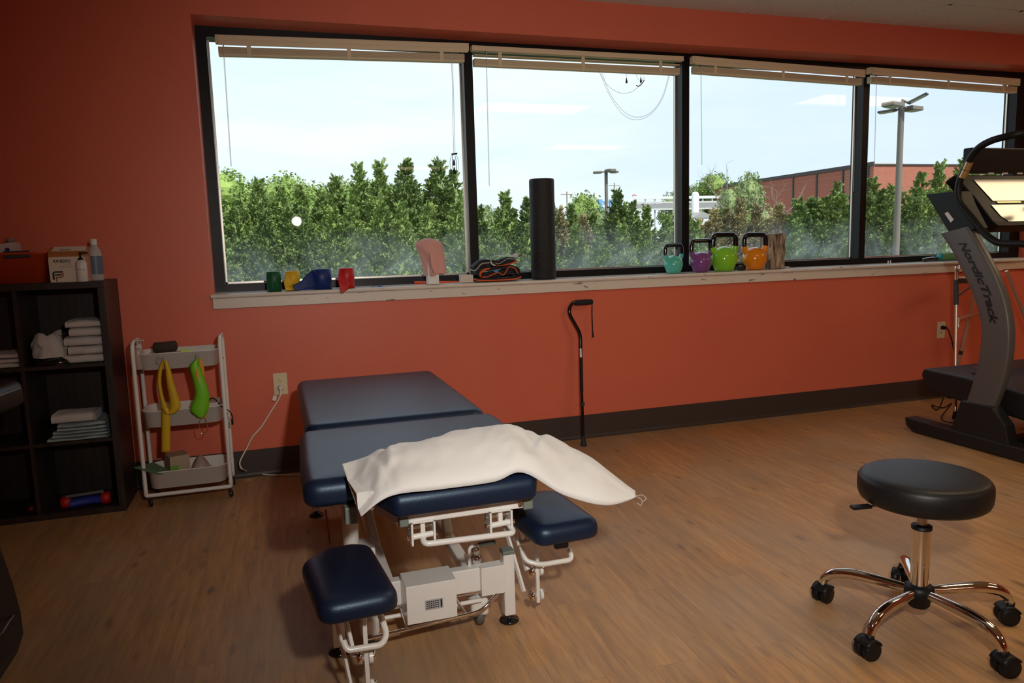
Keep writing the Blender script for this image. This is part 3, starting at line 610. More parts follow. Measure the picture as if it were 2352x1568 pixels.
# ------------------------------------------------------------------ rolling cart
K = thing('rolling_cart', (-.48, -.21, 0), 'white three-tier metal rolling cart between the shelf and the table', 'rolling cart')
kx0, kx1, ky0, ky1 = -.682, -.283, -.335, -.105
def tray(z0, z1):
    m = MB(); ol = rrect(kx0 + .012, kx1 - .012, ky0 + .004, ky1 - .004, .055, 6); n = len(ol); ins = lambda d: rrect(kx0 + .012 + d, kx1 - .012 - d, ky0 + .004 + d, ky1 - .004 - d, .055 - d * .6, 6)
    o1, o0 = ins(0), ins(.008); i1, i0 = ins(.003), ins(.011); n = min(len(o1), len(o0), len(i1), len(i0))
    def rs(pts, n_=72):
        L = [0]
        for i in range(len(pts)): L.append(L[-1] + (V(pts[(i + 1) % len(pts)]) - V(pts[i])).length)
        out = []
        for k in range(n_):
            t = L[-1] * k / n_; i = max(j for j in range(len(L) - 1) if L[j] <= t + 1e-9); s_ = (t - L[i]) / max(1e-9, L[i + 1] - L[i]); out.append(V(pts[i]).lerp(V(pts[(i + 1) % len(pts)]), s_))
        return out
    R_ = [(rs(o0), z0), (rs(o1), z1), (rs(ins(-.002)), z1), (rs(ins(-.002)), z1 + .004), (rs(i1), z1 + .004), (rs(i0), z0 + .004)]
    vs = [V((q.x, q.y, z)) for r, z in R_ for q in r]; n = 72; fs = [(i * n + j, i * n + (j + 1) % n, (i + 1) * n + (j + 1) % n, (i + 1) * n + j) for i in range(5) for j in range(n)]
    m.add(vs, fs, 0, True); m.add(vs[:n], [tuple(range(n))[::-1]]); m.add(vs[-n:], [tuple(range(n))])
    return m.build('tray', M['white'], K, weld=True)
tray(.690, .768); tray(.400, .480); tray(.085, .170)
for x in (kx0, kx1):
    MB().tube(bendpath([(x, ky0 + .01, .06), (x, ky0 + .01, .83), (x, ky1 - .01, .83), (x, ky1 - .01, .06)], .05, 8), .0098, 12).build('side_frame', M['white'], K)
MB().tube(bendpath([(kx0, ky0 + .01, .075), (kx0, ky0 + .01, .056), (kx1, ky0 + .01, .056), (kx1, ky0 + .01, .075)], .02), .0098, 12).build('bottom_rail', M['white'], K)
MB().tube(bendpath([(kx0, ky1 - .01, .075), (kx0, ky1 - .01, .056), (kx1, ky1 - .01, .056), (kx1, ky1 - .01, .075)], .02), .0098, 12).build('bottom_rail', M['white'], K)
for x in (kx0 + .018, kx1 - .003):
    for y in (ky0 + .012, ky1 - .012):
        c = MB().lathe([(.006, .034), (.006, .052), (.010, .054)], (x, y, 0), 12).build('castor', M['chrome'], K)
        MB().lathe([(.004, -.008), (.019, -.008), (.021, -.004), (.021, .004), (.019, .008), (.004, .008)], (x, y - .008, .021), 20, axis=(1, .3, 0)).build('wheel', M['black_gloss'], c)
for z in (.725, .44, .12):
    for x in (kx0 - .010, kx1 + .010): MB().lathe([(.005, -.003), (.005, .003)], (x, ky0 + .01, z), 8, axis=(1, 0, 0)).build('screw', M['chrome'], K)

def pump_bottle(x, y, z, r, h, mb, mp, label, cat='pump bottle', clear=False):
    b = thing('pump_bottle', (x, y, z), label, cat)
    MB().lathe([(r * .9, 0), (r, .004), (r, h * .72), (r * .85, h * .80), (r * .38, h * .84), (r * .38, h * .87)], (x, y, z), 24).build('bottle_body', mb, b)
    MB().lathe([(r * .5, h * .86), (r * .5, h * .93), (r * .2, h * .94), (r * .16, h * 1.12), (r * .3, h * 1.12), (r * .3, h * 1.16), (.001, h * 1.165)], (x, y, z), 18).tube(bendpath([(x, y, z + h * 1.14), (x + r * 1.2, y, z + h * 1.14), (x + r * 1.3, y, z + h * 1.10)], .004), r * .14, 8).build('pump_head', mp, b)
    return b
p = ony(322, 818, -.30); pump_bottle(-.662, -.295, .6945, .022, .125, mat('clear pink gel', (.42, .32, .28), .2), mat('white pump', (.6, .56, .52), .4), 'small clear pump bottle at the left end of the cart top')
# foam roll, cards on top tray
MB().tube([(-.605, -.22, .787), (-.598, -.22, .787), (-.500, -.21, .789), (-.493, -.21, .789)], [.016, .027, .027, .016], 18).build('foam_cylinder', mat('brown foam', (.05, .035, .022), .9, bump=.4, bscale=200), loc=(-.55, -.24, .74))
tag(bpy.data.objects['foam_cylinder'], 'dark brown foam cylinder lying across the top tray of the cart', 'foam roll')
MB().box((-.63, -.30, .738), (-.42, -.17, .758)).build('flat_box', mat('beige box', (.5, .42, .34), .5), loc=(-.55, -.24, .738), bevel=.002)
tag(bpy.data.objects['flat_box'], 'flat beige box under the foam cylinder in the cart top tray', 'box')
MB().box((-.635, -.318, .6945), (-.575, -.302, .765)).build('gauze_packet', mat('pink packet', (.6, .3, .24), .5), loc=(-.6, -.31, .6945), bevel=.002)
tag(bpy.data.objects['gauze_packet'], 'small pink and white packet beside the pump bottle on the cart', 'packet')
MB().box((-.47, -.31, .6945), (-.41, -.302, .778), rot=Matrix.Rotation(.1, 3, 'Y')).build('sticky_notes', mat('lime plastic', (.45, .7, .05), .5), loc=(-.44, -.3, .6945))
tag(bpy.data.objects['sticky_notes'], 'lime green tag sticking up from the cart top tray', 'tag')
MB().tube([(-.475, -.255, .742), (-.425, -.26, .748)], .017, 14).tube([(-.425, -.26, .748), (-.405, -.262, .75)], .007, 10).build('marker_pen', mat('purple plastic', (.10, .07, .22), .4), loc=(-.44, -.26, .73))
tag(bpy.data.objects['marker_pen'], 'fat purple tube lying behind the lime tag on the cart', 'tube')
# bands hanging on clips
def ribbon(pts, ws, mtl, name='band', par=None, loc=None, curl=0., ax=(1, 0, 0)):
    P = spl(pts, 8); n = len(P); Wd = [catv([(w, 0, 0) for w in ws], i / (n - 1)).x for i in range(n)]; A = V(ax)
    m = MB(); m.grid(n, 5, lambda u, v: P[int(round(u * (n - 1)))] + A * (v - .5) * Wd[int(round(u * (n - 1)))] + V((0, -1, 0)) * curl * math.sin(PI * v))
    return m.build(name, mtl, par, loc, solid=.0012)
ycl = -.352
yel = mat('yellow latex', (.62, .40, .01), .45); P_ = lambda a, b, d=0: ony(a, b, ycl - d)
b = thing('exercise_band', P_(378, 830), 'yellow latex exercise band clipped to the cart front, long tail hanging', 'exercise band')
ribbon([P_(376, 828), P_(368, 850), P_(366, 880), P_(372, 915), P_(378, 935), P_(381, 960), P_(381, 1000), P_(381, 1037)], [.016, .018, .018, .02, .030, .040, .040, .040], yel, 'band_tail', b, curl=.006)
ribbon([P_(380, 828, .006), P_(386, 850, .01), P_(391, 880, .012), P_(400, 915, .012), P_(402, 935, .012), P_(390, 950, .01), P_(378, 935, .006)], [.018, .026, .034, .044, .050, .04, .03], yel, 'band_loop', b, curl=.008)
gr_ = mat('green latex', (.18, .55, .02), .4); orr = mat('orange latex', (.75, .28, .02), .4)
b = thing('exercise_band', P_(455, 822), 'lime green latex band with orange band behind, clipped to the cart right side', 'exercise band')
ribbon([P_(454, 822, .006), P_(447, 840, .010), P_(456, 870, .014), P_(464, 905, .016), P_(458, 940, .014), P_(462, 958, .01)], [.014, .046, .056, .066, .085, .035], gr_, 'green_band', b, curl=.012)
ribbon([P_(460, 822), P_(462, 850, .002), P_(463, 900, .002), P_(466, 940, .002), P_(468, 960, .004)], [.014, .03, .035, .04, .022], orr, 'orange_band', b)
ribbon([P_(452, 845, .0262), P_(453, 860, .028), P_(455, 878, .0285)], [.004, .013, .003], orr, 'orange_fold', b)
MB().tube(spl([P_(461, 960), P_(457, 978), P_(461, 993), P_(468, 995), P_(476, 990), P_(476, 978), P_(472, 962)], 5), .0017, 6).build('wire_ring', M['chrome'], b)
for a, bb, lab in ((363, 826, 'leftmost clear clip on the top tray rim of the cart, tilted'), (376, 828, 'clear clip holding the yellow band on the cart rim'), (453, 820, 'clear clip holding the green band on the cart rim')):
    p = ony(a, bb, -.352); o = MB().box(p - V((.007, .004, .020)), p + V((.007, .006, .016)), rot=Matrix.Rotation(.35 if a == 363 else 0, 3, 'Y')).build('plastic_clip', mat('clear grey plastic', (.5, .48, .45), .2, trans=.4), loc=p, bevel=.002); tag(o, lab, 'clip')
# middle tray: cable and box
o = MB().box((-.375, -.30, .4045), (-.315, -.15, .497)).build('charger_box', mat('pale box', (.55, .5, .47), .5), loc=(-.345, -.22, .4045), bevel=.003); tag(o, 'pale box in the middle tray of the cart', 'box')
o = MB().tube(spl([V((-.36, -.26, .50)), V((-.345, -.27, .515)), V((-.325, -.28, .505)), V((-.30, -.31, .475)), V((-.262, -.33, .45)), V((-.25, -.33, .42)), V((-.252, -.33, .385))], 6), .003, 6).tube([(-.252, -.33, .41), (-.252, -.33, .38)], .005, 8).build('black_cable', M['black'], loc=(-.3, -.3, .45)); tag(o, 'black cable hanging out of the right side of the cart', 'cable')
# bottom tray contents
o = MB().box((-.585, -.29, .09), (-.49, -.18, .235), rot=Matrix.Rotation(.35, 3, 'Z')); 
o = o.build('bandage_box', mat('tan box', (.38, .30, .20), .6), loc=(-.53, -.24, .09), bevel=.002); tag(o, 'tan box with green label standing in the bottom tray of the cart', 'box')
MB().box((-.586, -.2908, .14), (-.545, -.2903, .19), rot=Matrix.Rotation(.35, 3, 'Z'), piv=(-.5375, -.235, .16)).build('green_label', mat('green print', (.16, .32, .05), .5), o)
m = MB(); m.grid(22, 16, lambda u, v: V((-.475 + .165 * u, -.295 + .13 * v, .10 + .11 * math.exp(-((u - .28) / .3) ** 2) * math.sin(PI * v) ** .4 + .014 * noise.noise(V((u * 9, v * 9, 2))))))
o = m.build('plastic_bag', mat('clear plastic bag', (.55, .43, .40), .2, trans=.35), loc=(-.4, -.23, .1), solid=.002); tag(o, 'crumpled clear plastic bag in the bottom tray of the cart', 'plastic bag')
pts = [ony(308, 1076, -.345), ony(352, 1064, -.25), ony(402, 1088, -.30), ony(362, 1092, -.345)]
o = MB().prism([q + V((0, 0, .004)) for q in pts], (0, 0, .003)).build('leaflet', mat('green leaflet', (.10, .17, .12), .4), loc=pts[0]); tag(o, 'dark green leaflet poking out of the left of the bottom tray', 'leaflet')
# debris on the floor
p = onz(566, 1104, 0); o = MB().prism([p + V(q) for q in ((-.03, .01, 0), (.0, -.012, .0), (.03, .0, 0), (.028, .012, 0), (.0, .004, 0))], (0.002, 0, .014)).build('paper_scrap', mat('tan paper', (.32, .2, .1), .7), loc=p); tag(o, 'crumpled scrap of tan paper on the floor right of the cart', 'paper scrap')

# ------------------------------------------------------------------ cube shelf
SHX, SF, SB = -.772, -.345, -.02
H = thing('cube_shelf', (-1.3, -.18, 0), 'dark espresso wooden cube shelf against the wall on the left', 'shelf')
sh = M['shelf']; shh = 1.137; th = .032; cw = .335
xs = [SHX - k * (cw + .018) for k in range(0, 5)]   # dividers
zr = [.030, .375, .745]
sx0 = SHX - 4 * (cw + .020) - .03
MB().box((SHX - th, SF, 0), (SHX, SB, shh - th)).build('side_panel', sh, H, bevel=.0015)
MB().box((sx0, SF, 0), (sx0 + th, SB, shh - th)).build('side_panel', sh, H, bevel=.0015)
MB().box((sx0, SF, shh - th), (SHX, SB, shh)).build('top_panel', sh, H, bevel=.0015)
MB().box((sx0 + th, SF + .003, 0), (SHX - th, SB, .030)).build('bottom_panel', sh, H)
for z in zr[1:]: MB().box((sx0 + th, SF + .004, z - .016), (SHX - th, SB - .008, z)).build('shelf_board', sh, H)
for k in range(1, 4):
    x = SHX - th - k * (cw + .002) - (k - 1) * .014; MB().box((x - .016, SF + .003, .03), (x, SB - .008, shh - th)).build('divider', sh, H)
MB().box((sx0 + th, SB - .008, .03), (SHX - th, SB, shh - th)).build('back_panel', sh, H)

# towels and cloths in shelf
def folded(x0, x1, y0, y1, z, t, mtl, label, name='folded_towel', cat='towel', group=None, seed=0, slump=0.):
    m = MB(); cx, cy2 = (x0 + x1) / 2, (y0 + y1) / 2; n = 26
    prof = []
    for i in range(n):
        a = 2 * PI * i / n; s_ = math.copysign(abs(math.sin(a)) ** .5, math.sin(a)); c_ = math.copysign(abs(math.cos(a)) ** .35, math.cos(a)); prof.append((c_, s_))
    def f(u, v):
        q = int(round(u * n)) % n; c_, s_ = prof[q]; y = cy2 + c_ * (y1 - y0) / 2 * (1 - .03 * abs(2 * v - 1) ** 6); xx = x0 + (x1 - x0) * v
        w = noise.noise(V((xx * 14, y * 14, seed))) * .006 + noise.noise(V((xx * 40, y * 40, seed + 3))) * .0025
        return V((xx, y + w, z + t / 2 + s_ * t / 2 + w * (s_ > 0) - slump * (1 - v) ** 2 * (s_ + 1) / 2))
    m.grid(n, 14, f, closeu=True)
    m.add([f(i / n, 0) for i in range(n)], [tuple(range(n))]); m.add([f(i / n, 1) for i in range(n)], [tuple(range(n))[::-1]])
    o = m.build(name, mtl, loc=(cx, cy2, z), weld=True); return tag(o, label, cat, group)
zt = .745
tz = zt
names_t = ['lowest', 'second from the bottom', 'third from the bottom', 'fourth from the bottom', 'topmost']
for i, t in enumerate((.040, .042, .045, .042, .034)):
    folded(-.985 + .02 * (i % 2) + i * .006, -.808, -.32 - .004 * (i % 2), -.05, tz, t, M['towel'], 'folded white towel in the upper right cubby, %s of its stack' % names_t[i], group='folded towels in the upper shelf', seed=i * 5); tz += t + .0005
# crumpled towel lump in front left
m = MB()
def lump(u, v):
    a = 2 * PI * u; r = math.sin(PI * v * .5); x = -1.045 + .075 * r * math.cos(a); y = -.26 + .06 * r * math.sin(a); h = .118 * math.cos(PI * v * .5) ** .6
    w = noise.noise(V((x * 26, y * 26, h * 22))) * .052 + noise.noise(V((x * 70, y * 70, 7))) * .016
    hh = h + w * (1 - v) + .045 * math.exp(-(((x + 1.095) / .025) ** 2)) * (1 - v) + .02 * math.exp(-(((x + 1.01) / .02) ** 2)) * (1 - v)
    return V((x + w * .4, max(y + w * .3, -.338), zt + .036 + max(0, hh * .95)))
m.grid(40, 20, lump, closeu=True); o = m.build('crumpled_towel', M['towel'], loc=(-1.05, -.26, zt + .036)); tag(o, 'crumpled white towel heaped left of the folded towel stack', 'towel')
m = MB()
def bag(u, v):
    a = 2 * PI * u; r = math.sin(PI * v * .5); x = -1.03 + .098 * r * math.cos(a); y = -.275 + .065 * r * math.sin(a); h = .036 * math.cos(PI * v * .5) ** .4
    w = noise.noise(V((x * 50, y * 50, 3))) * .012; return V((x, max(y, -.34), zt + max(0.0, h + w * (1 - v) * .7)))
m.grid(44, 18, bag, closeu=True); o = m.build('plastic_bag', mat('black plastic bag', (.008, .008, .009), .12), loc=(-1.03, -.275, zt)); tag(o, 'shiny black plastic bag under the crumpled towel in the shelf', 'plastic bag')
tz = .375; bl_ = mat('pale blue cloth', (.34, .42, .44), .85, bump=.1, bscale=300)
for i, t in enumerate((.012, .012, .013, .014, .016)):
    folded(-1.085 + .012 * i + .01 * (i % 2), -.822 - .002 * i, -.335 + .005 * (i % 3), -.08, tz, t, bl_, 'pale blue folded cloth in the middle cubby, %s of its stack' % names_t[i], 'folded_cloth', 'folded cloth', 'blue cloths in the middle shelf', seed=20 + i); tz += t + .0035
folded(-1.06, -.875, -.325, -.16, tz, .044, M['towel'], 'rolled white towel lying on the pale blue cloths', seed=31)
for i in range(3): folded(-1.30, -1.165, -.325, -.1, .745 + i * .023, .0225, M['towel'], 'grey white folded towel in the far left cubby, %s of three' % ('lowest', 'middle', 'topmost')[i], group='towels in the far left cubby', seed=40 + i)
# ankle weight in bottom
wz = .0305
Wt = thing('ankle_weight', (-.95, -.28, wz), 'blue and red cuff weight in the bottom right cubby of the shelf', 'cuff weight')
MB().tube(spl([(-1.03, -.29, wz + .022), (-.95, -.27, wz + .024), (-.87, -.28, wz + .024)], 6), .021, 12, sx=1.5).build('cuff', mat('blue nylon', (.02, .04, .32), .6), Wt)
for x in (-1.045, -.87): MB().lathe([(.020, -.022), (.030, -.016), (.030, .016), (.020, .022)], (x, -.285, wz + .031), 16, axis=(1, .1, 0)).build('end_cap', mat('red nylon', (.42, .01, .008), .5), Wt)
MB().tube([(-1.04, -.30, wz + .062), (-.875, -.29, wz + .066)], .008, 8).build('strap', mat('grey strap', (.12, .12, .13), .6), Wt)
o = MB().lathe([(.001, 0), (.02, .004), (.024, .018), (.016, .03), (.001, .034)], (-1.20, -.27, .0305), 14).build('red_ball', mat('dark red rubber ball', (.12, .008, .012), .3), loc=(-1.2, -.27, .0305)); tag(o, 'small dark red ball in the bottom left cubby of the shelf', 'ball')

# on top of shelf: orange bin and contents
BZ = shh
orange = mat('orange plastic bin', (.45, .055, .008), .35)
BN = thing('storage_bin', (-1.25, -.22, BZ), 'orange plastic storage bin with handle slots on top of the shelf', 'storage bin')
bx0, bx1, by0, by1 = -1.56, -1.008, -.338, -.10; bh = .145
def binring(d, z): return [V((p[0], p[1], z)) for p in rrect(bx0 + d, bx1 - d, by0 + d, by1 - d, .035, 6)]
m = MB(); hole = None
rings = [binring(.014, BZ + .001), binring(0, BZ + bh - .012), binring(-.006, BZ + bh - .010), binring(-.006, BZ + bh), binring(.004, BZ + bh), binring(.017, BZ + .006)]
nn = min(len(r) for r in rings)
if len(set(len(r) for r in rings)) > 1:
    def rsamp(r, n_=80):
        L = [0]
        for i in range(len(r)): L.append(L[-1] + (r[(i + 1) % len(r)] - r[i]).length)
        out = []
        for k in range(n_):
            t = L[-1] * k / n_; i = max(j for j in range(len(L) - 1) if L[j] <= t + 1e-9); out.append(r[i].lerp(r[(i + 1) % len(r)], (t - L[i]) / max(1e-9, L[i + 1] - L[i])))
        return out
    rings = [rsamp(r) for r in rings]
n = len(rings[0]); vs = [q for r in rings for q in r]
m.add(vs, [(i * n + j, i * n + (j + 1) % n, (i + 1) * n + (j + 1) % n, (i + 1) * n + j) for i in range(len(rings) - 1) for j in range(n)], 0, True); m.add(vs[:n], [tuple(range(n))[::-1]]); m.add(vs[-n:], [tuple(range(n))])
m.build('bin_body', orange, BN, weld=True)
p, q = ony(8, 590, -.340), ony(68, 577, -.340)
MB().box((p.x, -.3415, p.z - .008), (q.x, -.334, q.z + .004)).build('handle_slot', mat('dark slot', (.03, .03, .035), .6), BN, bevel=.004)
o = MB().box((-1.40, -.30, BZ + .026), (-1.13, -.20, BZ + .176), rot=Matrix.Rotation(-.12, 3, 'Y')).build('glove_box', mat('white printed box', (.52, .46, .46), .5), loc=(-1.26, -.25, BZ + .005)); tag(o, 'white cardboard box with blue emblem sticking out of the orange bin', 'cardboard box')
MB().lathe([(.010, 0), (.010, .0008)], (-1.165, -.3005, BZ + .158), 20, axis=(0, -1, 0)).build('emblem', mat('navy print', (.02, .03, .14), .5), o)
MB().box((-1.36, -.3008, BZ + .146), (-1.20, -.3002, BZ + .152), rot=Matrix.Rotation(-.12, 3, 'Y')).build('print_line', mat('red print', (.45, .08, .06), .5), o)
o = MB().lathe([(.03, 0), (.03, .15), (.016, .165), (.016, .19), (.018, .192), (.018, .205), (.001, .207)], (-1.19, -.158, BZ + .008), 18).build('spray_bottle', mat('smoky plastic', (.35, .26, .25), .3, trans=.3), loc=(-1.19, -.158, BZ + .008)); tag(o, 'dim translucent bottle standing behind the white box in the orange bin', 'bottle')
o = MB().lathe([(.025, 0), (.025, .13), (.012, .16), (.012, .19), (.001, .192)], (-1.40, -.285, BZ + .008), 16).build('lotion_bottle', mat('pale green bottle', (.4, .42, .3), .4), loc=(-1.41, -.31, BZ + .006)); tag(o, 'pale bottle at the far left edge of the orange bin', 'bottle')
# KINESIO box (milk-carton slant top)
kb = V((-.998, -.33, BZ)); kw, kd, kh, kt = .155, .13, .125, .165
KB = thing('tape_box', (kb.x + kw / 2, -.27, BZ), 'white and orange KINESIO GOLD tape box on top of the shelf', 'tape box')
cardw = mat('box card', (.66, .58, .48), .5); cardo = mat('box tan card', (.42, .16, .05), .5)
prof = [(0, 0), (0, kh), (.045, kt), (kd, kt), (kd, 0)]
m = MB(); m.prism([(kb.x, kb.y + a_, BZ + b_) for a_, b_ in prof], (kw, 0, 0)); m.build('carton', cardo, KB)
# white front panel with clipped corner, white lid
def fpl(pts, y, mi=0): return MB().prism([(kb.x + a_, y, BZ + b_) for a_, b_ in pts], (0, -.0006, 0))
fpl(rpoly([(.001, 0), (.154, 0), (.154, .118), (.001, .118)], .012), kb.y - .0002).build('front_panel', cardw, KB)
MB().add([(kb.x + .012, kb.y + .0220, BZ + kh + .020), (kb.x + .155, kb.y + .0220, BZ + kh + .020), (kb.x + .155, kb.y + .0450, BZ + kt + .0006), (kb.x + .020, kb.y + .0450, BZ + kt + .0006)], [(0, 1, 2, 3)]).build('lid_panel', cardw, KB, solid=.001)
MB().box((kb.x + kw - .0002, kb.y, BZ), (kb.x + kw + .0004, kb.y + kd, BZ + kh * .95)).build('side_panel', mat('box peach', (.55, .25, .14), .5), KB)
fy = kb.y - .0012
def ft(x, z, sc=1.): return lambda a_, b_: V((kb.x + x + a_ * sc, fy, BZ + z + b_))
text_mb('KINESIO', .0195, ft(.020, .092), bold=.0004).build('lettering', M['ink'], KB)
text_mb('GOLD', .013, ft(.058, .079)).build('lettering', mat('orange ink', (.30, .12, .05), .5), KB)
text_mb('KINESIOLOGY TAPE', .0065, ft(.040, .069)).build('lettering', M['ink'], KB)
text_mb('Kinesio', .016, lambda a_, b_: V((kb.x + .045 + a_ + b_ * .25, kb.y + .0235 + .65 * b_ * .9, BZ + kh + .0225 + b_ * .85))).build('lettering', M['ink'], KB)
m = MB()
for pts in ([(.012, .014), (.012, .044), (.020, .052), (.056, .052), (.056, .045), (.022, .045), (.020, .042), (.020, .014)], [(.022, .032), (.050, .032), (.050, .039), (.022, .039)]): m.prism([(kb.x + a_, fy, BZ + b_) for a_, b_ in pts], (0, -.0004, 0))
m.build('emblem', M['ink'], KB)
m = MB(); m.tube([(kb.x + a_, fy - .0004, BZ + b_) for a_, b_ in [(.028, .004), (.028, .024), (.048, .024), (.056, .030), (.056, .040), (.050, .046)]], .0032, 6); m.build('emblem', mat('orange brand ink', (.42, .10, .04), .5), KB)
pb = pump_bottle(-.862, -.365 + .03, BZ, .024, .118, mat('lotion white', (.66, .62, .56), .35), M['black'], 'white lotion bottle with black pump in front of the tape box')
cr = lambda x0: (lambda a_, b_: V((-.862 + .0243 * math.sin((a_ + x0) / .0243), -.335 - .0246 * math.cos((a_ + x0) / .0243), BZ + .055 + b_)))
text_mb('Bon Vital', .0095, cr(-.020)).build('lettering', M['ink'], pb)
o = thing('cleaner_bottle', (-.828, -.20, BZ), 'tall clear bottle with white cap behind the tape box', 'bottle')
MB().lathe([(.030, 0), (.032, .004), (.032, .125), (.026, .150), (.014, .168), (.014, .175)], (-.828, -.20, BZ), 24).build('bottle_body', mat('cloudy plastic', (.55, .53, .50), .25, trans=.2), o)
MB().lathe([(.015, .172), (.015, .200), (.001, .201)], (-.828, -.20, BZ), 20).build('cap', M['card'], o)
MB().lathe([(.0324, .03), (.0324, .118)], (-.828, -.20, BZ), 24).build('label_wrap', mat('blue label', (.10, .15, .22), .4), o)

# ------------------------------------------------------------------ window sill objects
SZ = ZS
def roll(cx, y, r, h, mtl, label, tail, name='exercise_band_roll'):
    R_ = thing(name, (cx, y, SZ), label, 'exercise band roll', 'exercise band rolls on the sill')
    m = MB(); m.lathe([(r * .42, 0), (r, 0), (r, h), (r * .96, h + .001), (r * .42, h), (r * .42, 0)], (cx, y, SZ), 32)
    o = m.build('roll', mtl, R_, weld=True)
    tail(R_, cx, y, r, h, mtl)
    return R_
def tail_wrap(R_, cx, y, r, h, mtl):
    m = MB(); m.grid(16, 6, lambda u, v: V((cx + (r + .003 + .008 * u) * math.sin(-1.5 + 1.35 * u), y - (r + .003 + .008 * u) * math.cos(-1.5 + 1.35 * u), SZ + .001 + (h - .002) * v * (1 - .0 * u) + 0 * u))); m.build('tail', mtl, R_, solid=.001)
def sheet_tail(pts_top, pts_bot, k=8):
    def f(R_, cx, y, r, h, mtl):
        A, B = spl(pts_top, k), spl(pts_bot, k); n = len(A); m = MB(); m.grid(n, 6, lambda u, v: A[int(round(u * (n - 1)))].lerp(B[int(round(u * (n - 1)))], v)); m.build('tail', mtl, R_, solid=.001)
    return f
lx = lambda c, r=.45: mat('latex %.2f %.2f %.2f' % c, c, r)
g1, y1_, b1, r1 = lx((.006, .10, .035)), lx((.70, .42, .008)), lx((.008, .03, .17)), lx((.52, .012, .012))
yq = .05
P = lambda a, b, y=yq: ony(a, b, y)
cx = P(631, 660).x; roll(cx, .05, .038, .108, g1, 'dark green exercise band roll, first from the left on the sill', tail_wrap)
cx = P(673, 660).x
roll(cx, .055, .040, .106, y1_, 'yellow exercise band roll with its end peeling down on the sill', sheet_tail([V((cx - .028, .018, SZ + .104)), V((cx - .038, .003, SZ + .085)), V((cx - .047, -.005, SZ + .05)), V((cx - .045, -.01, SZ + .025)), V((cx - .042, -.012, SZ + .003))], [V((cx - .024, .016, SZ + .10)), V((cx + .005, .008, SZ + .045)), V((cx - .010, .004, SZ + .03)), V((cx - .018, -.004, SZ + .02)), V((cx - .002, -.01, SZ + .003))]))
cx = P(741, 660).x
roll(cx, .062, .054, .112, b1, 'wide navy blue exercise band roll with its end spread left on the sill', sheet_tail([V((cx - .050, .045, SZ + .110)), V((cx - .085, .02, SZ + .085)), V((cx - .12, .006, SZ + .05)), V((cx - .165, -.004, SZ + .030))], [V((cx - .045, .02, SZ + .002)), V((cx - .085, .004, SZ + .002)), V((cx - .12, -.006, SZ + .001)), V((cx - .155, -.010, SZ + .002))]))
cx = P(797, 655).x
roll(cx, .045, .044, .112, r1, 'bright red exercise band roll with its end hanging over the sill edge', sheet_tail([V((cx - .038, .016, SZ + .112)), V((cx - .050, -.01, SZ + .075)), V((cx - .055, -.045, SZ + .04)), V((cx - .045, -.058, SZ - .022))], [V((cx - .034, .014, SZ + .105)), V((cx - .015, -.015, SZ + .06)), V((cx + .008, -.042, SZ + .012)), V((cx - .036, -.060, SZ - .024))]))
# small blue clip-on tool
p = ony(865, 659, .02); S1 = thing('small_scissors', (p.x, .02, SZ), 'small blue plastic handled scissors lying flat on the sill', 'scissors')
for s in (-1, 1):
    MB().tube([(p.x + .02 + .012 * math.cos(t), .02 + s * .008 + .006 * math.sin(t), SZ + .004) for t in [2 * PI * i / 16 for i in range(16)]], .003, 6, closed=True).build('handle', mat('blue plastic', (.02, .14, .40), .4), S1)
    MB().beam((p.x + .012, .02 + s * .004, SZ + .004), (p.x - .03, .02 - s * .003, SZ + .004), .005, .004).build('blade', mat('dark blue steel', (.05, .12, .25), .3, metal=.5), S1)
# orange stick lying at the frame
o = MB().tube([ony(952, 649, .13), ony(1058, 647, .15)], [.009, .0055], 8).build('orange_stick', mat('orange plastic stick', (.65, .09, .01), .5), loc=ony(1000, 648, .14)); tag(o, 'long thin orange stick lying along the sill behind the pink cloth', 'stick')
for v_ in o.data.vertices: pass
o.location.z = SZ + .009 - (ony(1000, 648, .14).z - ony(1000, 648, .14).z) if False else o.location.z
# white holder and pink cloth
cx = ony(995, 640, .02).x; w = .033
o = MB().box((cx - w, .005, SZ), (cx + w, .07, SZ + .20)).build('cup_stand', M['card'], loc=(cx, .04, SZ), bevel=.004); tag(o, 'white upright holder on the sill carrying the pink cloth', 'holder')
def hat(u, v):
    # u round, v from crown top (0) to hem (1)
    a = 2 * PI * u; rx = .078 * min(1, math.sin(PI / 2 * min(1, v * 3.6 + .02)) ** .62); ry = .052 * min(1, math.sin(PI / 2 * min(1, v * 3.6 + .02)) ** .62)
    z = SZ + .268 - .262 * (.80 * v ** 1.25) + .002; lean = -.012 * math.cos(v * 2)
    fold = 1 + .12 * math.sin(a * 4 + 1 + v * 2) * v + .05 * math.sin(a * 9 + 2) * v
    x = cx + lean + rx * math.cos(a) * fold * (1 - .12 * v); y = .038 + ry * math.sin(a) * fold
    if math.cos(a) < -.3: x += -.012 * math.exp(-((v - .25) / .16) ** 2) + .024 * v; z += -.010
    x += .010 * noise.noise(V((a * 1.2, v * 4, 0))); z -= .016 * math.cos(a - .4) * (1 - v) * .6
    return V((x, y, z))
m = MB(); m.grid(56, 26, hat, closeu=True); o = m.build('pink_cap', M['pinkcloth'], loc=(cx, .04, SZ + .06), solid=.003); tag(o, 'soft pink cloth cap draped over the white holder on the sill', 'cap')
# small white box
p0, p1 = ony(1058, 648, .03), ony(1087, 632, .03); o = MB().box((p0.x, .03, SZ), (p1.x, .07, SZ + .047)).build('small_box', mat('cream card', (.62, .55, .45), .5), loc=(p0.x, .05, SZ), bevel=.002); tag(o, 'small cream box on the sill left of the black and orange braces', 'box')
